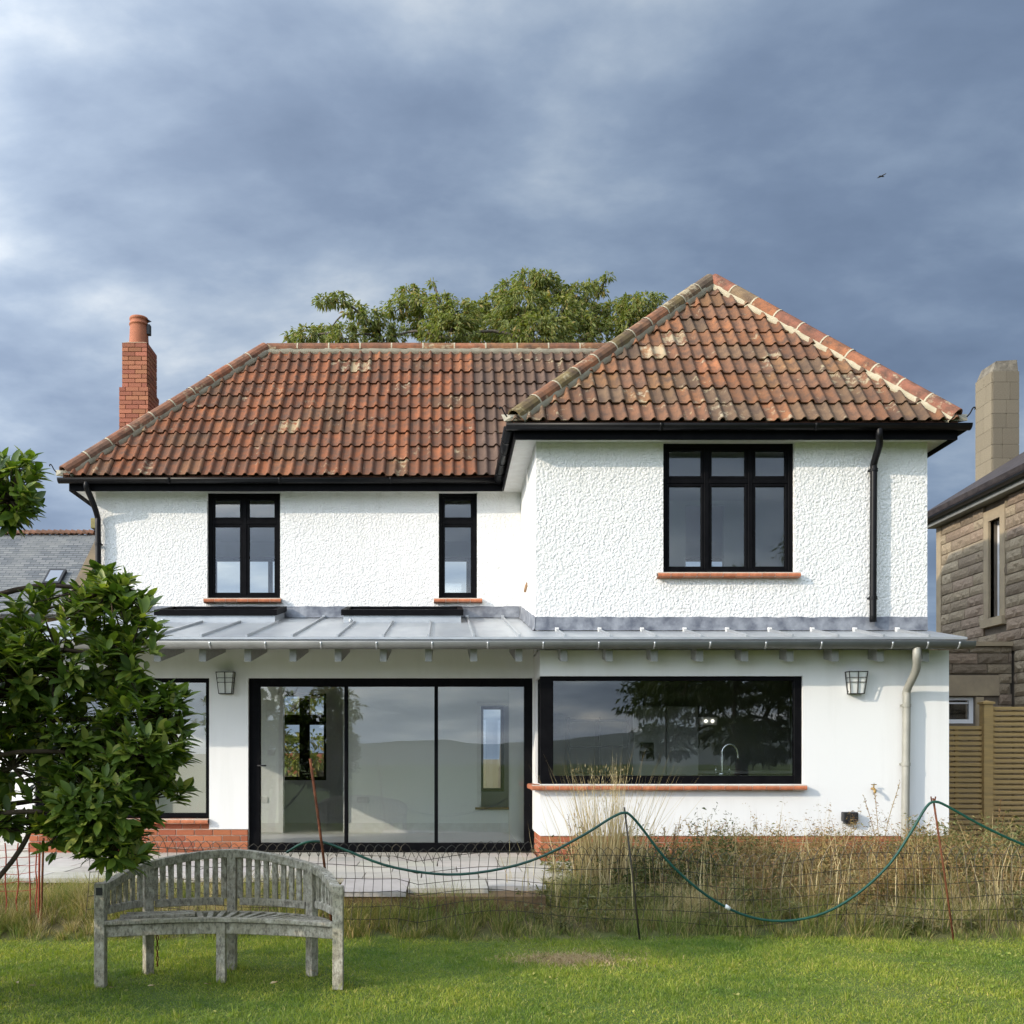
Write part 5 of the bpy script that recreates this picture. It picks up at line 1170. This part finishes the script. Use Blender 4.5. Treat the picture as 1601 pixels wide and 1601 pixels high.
tx, ty = [], []
for p_ in list(BK)+[FM]:
    for _ in range(5): tx.append(p_.x+random.gauss(0, .05)); ty.append(p_.y+random.gauss(0, .04))
for _ in range(150): tx.append(random.uniform(-3.2, 5.2)); ty.append(random.uniform(5.6, 8.4))
tx, ty = np.array(tx), np.array(ty); k = np.repeat(np.arange(len(tx)), 26); n = len(k); aa = rng.uniform(0, 6.283, n); rr = rng.random(n); H = rng.uniform(.03, .085, n)
x = tx[k]+np.cos(aa)*rr*.05; y = ty[k]+np.sin(aa)*rr*.05
stuff(tag(blades('lawn_tufts', np.stack([x, y, gz_np(x, y)-.004], 1), H, rng.uniform(.003, .005, n), np.stack([np.cos(aa), np.sin(aa)], 1)*(rr*H*.7)[:, None], M_LAWNBLADE), 'longer tufts of grass left in the lawn and round the bench legs', 'grass'))

# ---- weed bed in front of the kitchen
def weeds(npl, x0, x1, y0, y1, hr, mat_s, mat_l, name, label, ns=6, nl=16, ls=(.03, .07), spread=.10, out=.45, wr=(.14, .34), wfun=None):
    """bushy weeds: ns stems per plant, leaves along each stem"""
    px = rng.uniform(x0, x1, npl); py = rng.uniform(y0, y1, npl)
    if wfun is not None: ok = rng.random(npl) < wfun(px, py); px, py = px[ok], py[ok]
    npl = len(px); ph = rng.uniform(*hr, npl)*(.7+.5*clump(px*.8+2, py)); kp = np.repeat(np.arange(npl), ns); n = len(kp)
    a = rng.uniform(0, 6.283, n); r = rng.random(n)**.6; x = px[kp]+np.cos(a)*.03; y = py[kp]+np.sin(a)*.03
    H = ph[kp]*rng.uniform(.6, 1.05, n); base = np.stack([x, y, gz_np(x, y)], 1); ln = np.stack([np.cos(a), np.sin(a)], 1)*(r*out*H)[:, None]
    root = blades(name, base, H*1.06, rng.uniform(.006, .011, n), ln, mat_s)
    f = rng.uniform(.12, 1, (n, nl)); k = np.repeat(np.arange(n), nl); f = f.ravel()
    C = base[k]+np.stack([ln[k, 0]*f**1.5, ln[k, 1]*f**1.5, H[k]*f*.95], 1)+rng.normal(0, 1, (len(k), 3))*(spread*H[k]*(1.0-.88*f))[:, None]*np.array([1, 1, .5])
    D = unit(len(k), .6); D[:, 2] += .25; D /= np.linalg.norm(D, axis=1)[:, None]
    V, T = leaves_np(C, D, rng.uniform(*ls, len(k))*(1.25-.6*f), rng.uniform(*wr, len(k)), .25)
    stuff(tag(root, label, 'weeds')); stuff(obj('weed_leaves', np_mesh('weed_leaves', V, NOQ, T, mat_l), root)); return root
right_w = lambda x, y: np.clip((x-.9)/.8, 0, 1)
weeds(110, 1.0, 6.6, 9.3, 11.2, (.40, .70), M_WEEDBROWN, M_WEEDGREEN, 'green_weeds', 'grey-green weeds filling the bed below the kitchen window', 7, 30, (.035, .075), .16, .6, (.16, .36), right_w)
weeds(250, 2.3, 7.0, 8.8, 11.0, (.42, .78), M_WEEDBROWN, M_WEEDBROWN, 'brown_weeds', 'rusty brown dying weeds at the right under the hose', 7, 26, (.03, .065), .14, .55, (.16, .34), lambda x, y: np.clip((x-2.3)/1.0, .1, 1))
weeds(34, 1.35, 3.0, 9.3, 10.8, (.42, .74), M_WEEDBROWN, M_DARKTREE, 'dark_weeds', 'darker leafy weeds behind the tall dry grass', 8, 36, (.035, .08), .18, .6, (.2, .4))
weeds(26, 5.0, 7.2, 9.4, 11.8, (.5, .85), M_WEEDBROWN, M_WEEDGREEN, 'bramble', 'bramble tangle with green leaves at the foot of the timber fence', 7, 40, (.045, .09), .2, .6, (.3, .5))
weeds(60, 0.7, 6.4, 8.5, 9.2, (.16, .36), M_WEEDGREEN, M_WEEDGREEN, 'low_weeds', 'low leafy weeds along the front edge of the rough bed', 7, 18, (.04, .09), .15, .9, (.12, .3))
n = 330; x = np.concatenate([rng.uniform(2.2, 6.6, 280), rng.uniform(.6, 2.2, 50)]); y = rng.uniform(8.7, 9.9, n); H = rng.uniform(.4, .86, n)
stuff(tag(blades('dead_stalks', np.stack([x, y, gz_np(x, y)], 1), H, rng.uniform(.006, .011, n), rng.normal(0, .16, (n, 2))*H[:, None], M_DRYGRASS, None, .6), 'pale dead hollow stalks standing among the brown weeds', 'weeds'))
# seed-headed stalks that stand above the weeds: individual plants
def stalk_plant(x, y, h, label, mat=M_WEEDBROWN, n=5, spread=.2, leafy=36, ls=(.015, .035), leafmat=None):
    z = ground_z(x, y); t = thing('weed_stalk', label, 'weed', (x, y, z), 'seeding weed stalks'); m = MB(); pts = []
    for i in range(n):
        a = random.uniform(0, 6.28); r = random.uniform(.2, 1)*spread; hh = h*random.uniform(.75, 1)
        P_ = spline([(x, y, z), (x+.3*r*math.cos(a), y+.3*r*math.sin(a), z+hh*.55), (x+r*math.cos(a), y+r*math.sin(a), z+hh)], 4); m.tube(P_, [.0035]*4+[.003]*4+[.002], 4); pts.append(P_)
    m.build('stem', mat, t, fix=False)
    C = []; 
    for P_ in pts:
        for j in range(leafy): f = random.uniform(.45, 1)*(len(P_)-1); k = min(int(f), len(P_)-2); C.append(tuple(P_[k].lerp(P_[k+1], f-k)))
    C = np.array(C); D = unit(len(C)); D[:, 2] += .5; D /= np.linalg.norm(D, axis=1)[:, None]; V, T = leaves_np(C, D, rng.uniform(*ls, len(C)), rng.uniform(.2, .4, len(C)))
    stuff(obj('seed_head', np_mesh('seed_head', V, NOQ, T, leafmat or mat), t))
for px, py, d, lab, n_ in ((760, 1215, 10.0, 'reddish feathery dock stalk just below the garden tap', 3), (1050, 1275, 9.8, 'branching dark seed stalk in front of the white wall right of the hose peak', 7), (1100, 1280, 9.9, 'branching seed stalk below the middle of the kitchen sill', 7), (1165, 1285, 10.0, 'branching seed stalk below the right half of the kitchen sill', 6), (900, 1255, 9.6, 'thin seed stalk left of the tall dry grass', 3), (1555, 1240, 10.2, 'dry stalk standing before the slatted timber fence', 4)):
    if px == 760: px = 1376
    x, _, zt = at(px, py, d); stalk_plant(x, d, zt-ground_z(x, d), lab, n=n_)
# tall clump of dry ornamental grass
x, d = ax(950, 9.5), 9.5
t = thing('dry_grass_clump', 'tall straw-coloured clump of dry grass in front of the kitchen sill', 'grass', (x, d, .2))
n = 460; bx_ = x+rng.normal(0, .15, n); by_ = d+rng.normal(0, .08, n); H = rng.uniform(.80, 1.42, n)*np.where(rng.random(n) < .25, 1.10, 1)*np.where(rng.random(n) < .45, .7, 1); a = (bx_-x)*.9+rng.normal(0, .14, n)
stuff(blades('stem', np.stack([bx_, by_, np.full(n, .19)], 1), H, rng.uniform(.005, .009, n), np.stack([a*H*.8, rng.normal(0, .09, n)*H], 1), M_DRYGRASS, t))
n = 700; k_ = rng.normal(0, .2, n); stuff(blades('dry_leaf', np.stack([x+rng.normal(0, .13, n), d+rng.normal(0, .10, n), np.full(n, .19)], 1), rng.uniform(.2, .62, n), rng.uniform(.004, .008, n), np.stack([rng.normal(0, .16, n), rng.normal(0, .10, n)], 1), M_DRYGRASS, t))
V, T = leaves_np(np.stack([x+rng.normal(0, .13, 500), d+rng.normal(0, .08, 500), rng.uniform(.9, 1.40, 500)], 1), np.tile(np.array([[.1, 0, .99]]), (500, 1))+.2*unit(500), rng.uniform(.02, .045, 500), rng.uniform(.08, .16, 500))
stuff(obj('seed_head', np_mesh('seed_head', V, NOQ, T, M_DRYGRASS), t))

# ---- magnolia-like tree at the left edge
DT = 6.25
mag = thing('broadleaf_tree', 'leafy dark green tree leaning in from the left edge before the house', 'tree', (-3.15, DT+.05, 0))
trunk_pts = [(-3.15, DT+.05, -.05), (-3.12, DT+.04, .45), (-3.05, DT, .9), (-3.0, DT-.02, 1.5), (-2.95, DT, 2.2), (-2.98, DT+.02, 2.9), (-3.0, DT, 3.5)]
MB().tube(spline(trunk_pts, 4), [.075-.058*i/24 for i in range(25)], 9).build('trunk', M_BARKDARK, mag, True)
# crown: lobes (pixel centre, pixel radii, depth offset, depth radius, leaf-whorl count)
LOBES = [((95, 1010), (120, 105), 0, .38, 62), ((200, 1000), (55, 85), 0, .28, 22), ((215, 1150), (75, 95), -.05, .30, 44), ((100, 1130), (110, 90), .1, .38, 46), ((150, 1250), (110, 70), -.1, .32, 52), ((235, 1230), (55, 55), 0, .22, 18),
         ((175, 1320), (70, 40), -.12, .22, 22), ((90, 1290), (60, 38), 0, .25, 12), ((15, 760), (48, 62), 0, .3, 24), ((20, 1180), (60, 60), 0, .3, 12), ((15, 1275), (45, 30), 0, .2, 6), ((170, 915), (32, 28), 0, .18, 10), ((258, 1110), (38, 45), 0, .2, 12), ((20, 1050), (60, 80), 0, .35, 20),
         ((-210, 890), (130, 170), 0, .5, 70), ((-130, 1130), (140, 130), 0, .5, 60), ((-260, 1000), (140, 170), .1, .5, 50), ((-120, 740), (90, 90), 0, .4, 30), ((-180, 1290), (120, 60), 0, .4, 20),
         ((-190, 1020), (140, 230), -.7, .4, 70), ((-260, 700), (120, 130), -.2, .5, 40), ((-330, 1150), (120, 200), -.6, .5, 50), ((-430, 1330), (170, 150), -.8, .5, 50), ((-330, 1420), (150, 90), -.35, .4, 30)]  # out-of-frame lobes added to cast shade on bench and lawn
tips = []
for (cx_, cy_), (rx, ry), do, dr, cnt in LOBES:
    k = 0
    while k < int(cnt*2.1):
        a, b, c = rng.uniform(-1, 1, 3); rr = a*a+b*b+c*c
        if rr > 1 or rr < .10: continue
        if rng.random() < .14: a, b = a*1.2, b*1.15
        px, py = cx_+a*rx, cy_+b*ry
        if 15 < px < 66 and 1190 < py < 1275 and rng.random() < .9: continue
        if math.sin(px*.047+1.1)*math.sin(py*.043+.4) > .80: continue
        dd = DT+do+c*dr; p = np.array(at(px, py, dd)); cc = np.array(at(cx_, cy_+ry*.5, DT+do)); tips.append((p, p-cc)); k += 1
br = MB()
def limb(a, b, r0, r1, bend=.12):
    a, b = Vector(a), Vector(b); mid = a.lerp(b, .5)+Vector((random.uniform(-bend, bend), random.uniform(-bend, bend), random.uniform(0, bend)))*(b-a).length
    P_ = spline([a, mid, b], 4); br.tube(P_, [r0+(r1-r0)*i/(len(P_)-1) for i in range(len(P_))], 5, cap=False); return P_
hubs = {}
for (cx_, cy_), (rx, ry), do, dr, cnt in LOBES:
    c = Vector(at(cx_, cy_+ry*.35, DT+do)); h = min(max(c.z-.12, 1.1), 2.9); s0 = Vector((-3.02, DT, h)); limb(s0, c, .022, .010); hubs[(cx_, cy_)] = c
main_b = MB().tube(spline([at(-130, 1500, DT), at(0, 1370, DT-.02), at(47, 1300, DT), at(44, 1275, DT), at(75, 1262, DT)], 4), [.016]*8+[.013]*9, 7).build('branch', M_BARKDARK, mag, True)
for p, dv in tips:
    h = min(hubs.values(), key=lambda q: (q-Vector(p)).length); P_ = limb(h, Vector(p)-Vector(dv)*.10, .007, .003, .1)
stuff(br.build('branches', M_BARKDARK, mag, True, fix=False))
def big_leaf():
    m = MB(); out = [(0, .0), (.16, .11), (.38, .185), (.62, .19), (.84, .11), (1.0, .0)]
    for u, w in out: zc = -.10*u*u; m.v += [(u, w, zc+.055*(w/.19)), (u, 0, zc), (u, -w, zc+.055*(w/.19))]
    for i in range(5): a = 3*i; m.f += [(a, a+3, a+4, a+1), (a+1, a+4, a+5, a+2)]
    return m.mesh('leaf', M_MAGNOLIA, True, fix=True)
ME_LEAF = big_leaf(); L0 = np.array([v.co[:] for v in ME_LEAF.vertices]); LQ = [tuple(p.vertices) for p in ME_LEAF.polygons]
LT = np.array([f for f in LQ if len(f) == 3], np.int32).reshape(-1, 3); LQ = np.array([f for f in LQ if len(f) == 4], np.int32).reshape(-1, 4)
mats = []
for p, dv in tips:
    ax_ = dv/(np.linalg.norm(dv)+1e-6)+np.array([.15, -.1, .55])+rng.normal(0, .25, 3); ax_ /= np.linalg.norm(ax_); ref = np.cross(ax_, [.3, .9, .2]); ref /= np.linalg.norm(ref); r2 = np.cross(ax_, ref)
    nlf = int(rng.integers(8, 13)); ph = rng.uniform(0, 6.28)
    for k in range(nlf):
        a = ph+k*2.4; out = rng.uniform(.45, 1.6); back = rng.uniform(0, .10)
        d = ax_+ (ref*math.cos(a)+r2*math.sin(a))*out; d /= np.linalg.norm(d); d[2] -= rng.uniform(0, .35); d /= np.linalg.norm(d)
        up = ax_*.8+np.array([0, 0, .6]); s = np.cross(up, d); s /= np.linalg.norm(s)+1e-9; nrm = np.cross(d, s); sz = rng.uniform(.075, .135)
        M4 = np.eye(4); M4[:3, 0] = d*sz; M4[:3, 1] = s*sz*rng.uniform(.9, 1.2); M4[:3, 2] = nrm*sz*rng.uniform(.6, 1.5); M4[:3, 3] = p-ax_*back; mats.append(M4)
vis = sorted(range(len(mats)), key=lambda i: (0 if -2.75 < mats[i][0, 3] else 1, mats[i][1, 3])); near = set(vis[:300]); rest = [mats[i] for i in vis[300:]]
for i in vis[:300]: o = obj('leaf', ME_LEAF, mag); o.matrix_parent_inverse = Matrix.Translation(-mag.location); o.matrix_basis = Matrix(mats[i].tolist())
R4 = np.array(rest); V = np.einsum('nij,vj->nvi', R4[:, :3, :3], L0)+R4[:, None, :3, 3]; nv = len(L0); offs = (np.arange(len(rest))*nv)[:, None, None]
stuff(obj('foliage', np_mesh('foliage', V.reshape(-1, 3), (LQ[None]+offs).reshape(-1, 4), (LT[None]+offs).reshape(-1, 3) if len(LT) else np.zeros((0, 3), np.int32), M_MAGNOLIA, True), mag))

# ---- trees of clumps: one behind the house, others that the windows reflect
def clump_tree(name, label, base, clumps, mat, leaf, density, group=None, bark=M_BARK, r0=.22, droop=.4, flat=.7, fork=None):
    """clumps = (x, y, z, radius)"""
    t = thing(name, label, 'tree', base, group); b = Vector(base); tr = MB(); top_z = max(c[2] for c in clumps); fk = fork or Vector((b.x, b.y, b.z+(top_z-b.z)*.35)); fk = Vector(fk)
    tr.tube(spline([b, b.lerp(fk, .5)+Vector((.1, 0, 0)), fk], 4), [r0*(1-.35*i/8) for i in range(9)], 10).build('trunk', bark, t, True); lb = MB()
    hubs_ = [fk+Vector((dx_, dy_, dz_)) for dx_, dy_, dz_ in ((0, 0, .5), )]
    for (x, y, z, r) in sorted(clumps, key=lambda c: (Vector(c[:3])-fk).length):
        c = Vector((x, y, z-.25*r)); par = min(hubs_, key=lambda h: (h-c).length+.35*(h-fk).length); L_ = (c-par).length
        P_ = spline([par, par.lerp(c, .5)+Vector((0, 0, .12*L_)), c], 4); r_ = max(.02, .10-.008*(c-fk).length); lb.tube(P_, [r_*(1-.6*i/8) for i in range(9)], 6, cap=False); hubs_.append(c)
    lb.build('limb', bark, t, True, fix=False)
    Cs, Ds = [], []
    for (x, y, z, r) in clumps:
        n = int(density*r*r); d = unit(n, 1); rad = r*rng.uniform(.35, 1.0, n)**.6; c = d*rad[:, None]; c[:, 2] *= flat; c += 0.12*r*np.sin(c*9/r)
        Cs.append(c+np.array([x, y, z])); dd = d+rng.normal(0, .6, (n, 3)); dd[:, 2] -= droop; Ds.append(dd/np.linalg.norm(dd, axis=1)[:, None])
    C, D = np.concatenate(Cs), np.concatenate(Ds); V, T = leaves_np(C, D, rng.uniform(leaf*.6, leaf*1.4, len(C)), rng.uniform(.22, .42, len(C)), .2)
    stuff(obj('crown', np_mesh('crown', V, NOQ, T, mat), t)); return t
d0 = 27.0
cp = [(455,526,10),(480,524,20),(510,520,18),(505,470,12),(528,468,15),(555,484,16),(540,524,26),(578,500,22),(600,525,30),(618,482,20),(640,462,22),(655,470,18),(676,443,6),(690,475,22),(665,505,34),(715,492,32),(745,484,18),(700,520,40),(770,480,26),(760,515,40),(795,455,24),(825,438,22),(850,436,18),(860,455,26),(815,475,36),(800,510,44),(870,490,40),(905,460,24),(925,445,10),(950,433,9),(938,455,10),(915,495,34),(960,490,28),(985,475,20),(1010,472,18),(1030,466,9),(985,510,32),(1020,505,30),(900,525,50),(840,525,50)]
cl_ = [(*at(px, py, d0+random.uniform(-1.4, 1.4)), r*d0/F) for px, py, r in cp] + [(random.uniform(-3, 6), d0+random.uniform(-2, 2), random.uniform(8.0, 11.5), random.uniform(.8, 1.3)) for _ in range(22)]
clump_tree('background_tree', 'spreading olive-green tree rising behind the roof ridge', (1.8, d0, .2), cl_, M_BACKTREE, .13, 4600, r0=.35, fork=(1.8, d0, 6.5), droop=.7, flat=.6)
clump_tree('shrub', 'green shrub seen through the hall window at the far side of the house', (-3.4, 21.5, .2), [(-3.4+random.uniform(-1.3, 1.3), 21.5+random.uniform(-.5, .5), random.uniform(1.0, 3.2), random.uniform(.4, .7)) for _ in range(16)], M_BACKTREE, .14, 900, r0=.05, fork=(-3.4, 21.5, .8))
rw = MB().box(-6, .5, 23.0, 23.25, .1, 1.6).build('boundary_wall', basic('red_boundary_brick', (.36, .14, .07), (.28, .11, .06), 8, .9)); tag(rw, 'low red brick wall glimpsed through the hall window', 'wall')
def blobtree(cx_, cy_, h, r, n, name, label, mat, group, base_z=0, low=.25):
    cl2 = []
    for _ in range(n):
        a = random.uniform(0, 6.28); q = random.random()**.5*r; zf = random.uniform(low, 1); q *= math.sin(math.pi*min(max(zf*.85+.12, .1), .95))**.6
        cl2.append((cx_+q*math.cos(a), cy_+q*math.sin(a), h*zf, r*random.uniform(.22, .36)))
    clump_tree(name, label, (cx_, cy_, 0), cl2, mat, .20, 900, group, M_BARKDARK, fork=(cx_, cy_, h*.3))
for cx_, cy_, h, r, lab in ((9.0, -7.5, 7.0, 3.0, 'dark tall tree mirrored in the middle of the kitchen window'), (13.6, -6.0, 9.5, 3.6, 'largest dark tree mirrored at the right of the kitchen window'), (17.5, -9.0, 9.0, 3.4, 'dark tree behind the garden furthest right in the window reflection')):
    blobtree(cx_, cy_, h, r, 34, 'garden_tree', lab, M_DARKTREE, 'trees mirrored in the windows')
blobtree(-3.6, -9.5, 4.0, 1.1, 16, 'garden_tree', 'small tree mirrored in the middle pane of the sliding door', M_BACKTREE, 'trees mirrored in the windows', low=.45)
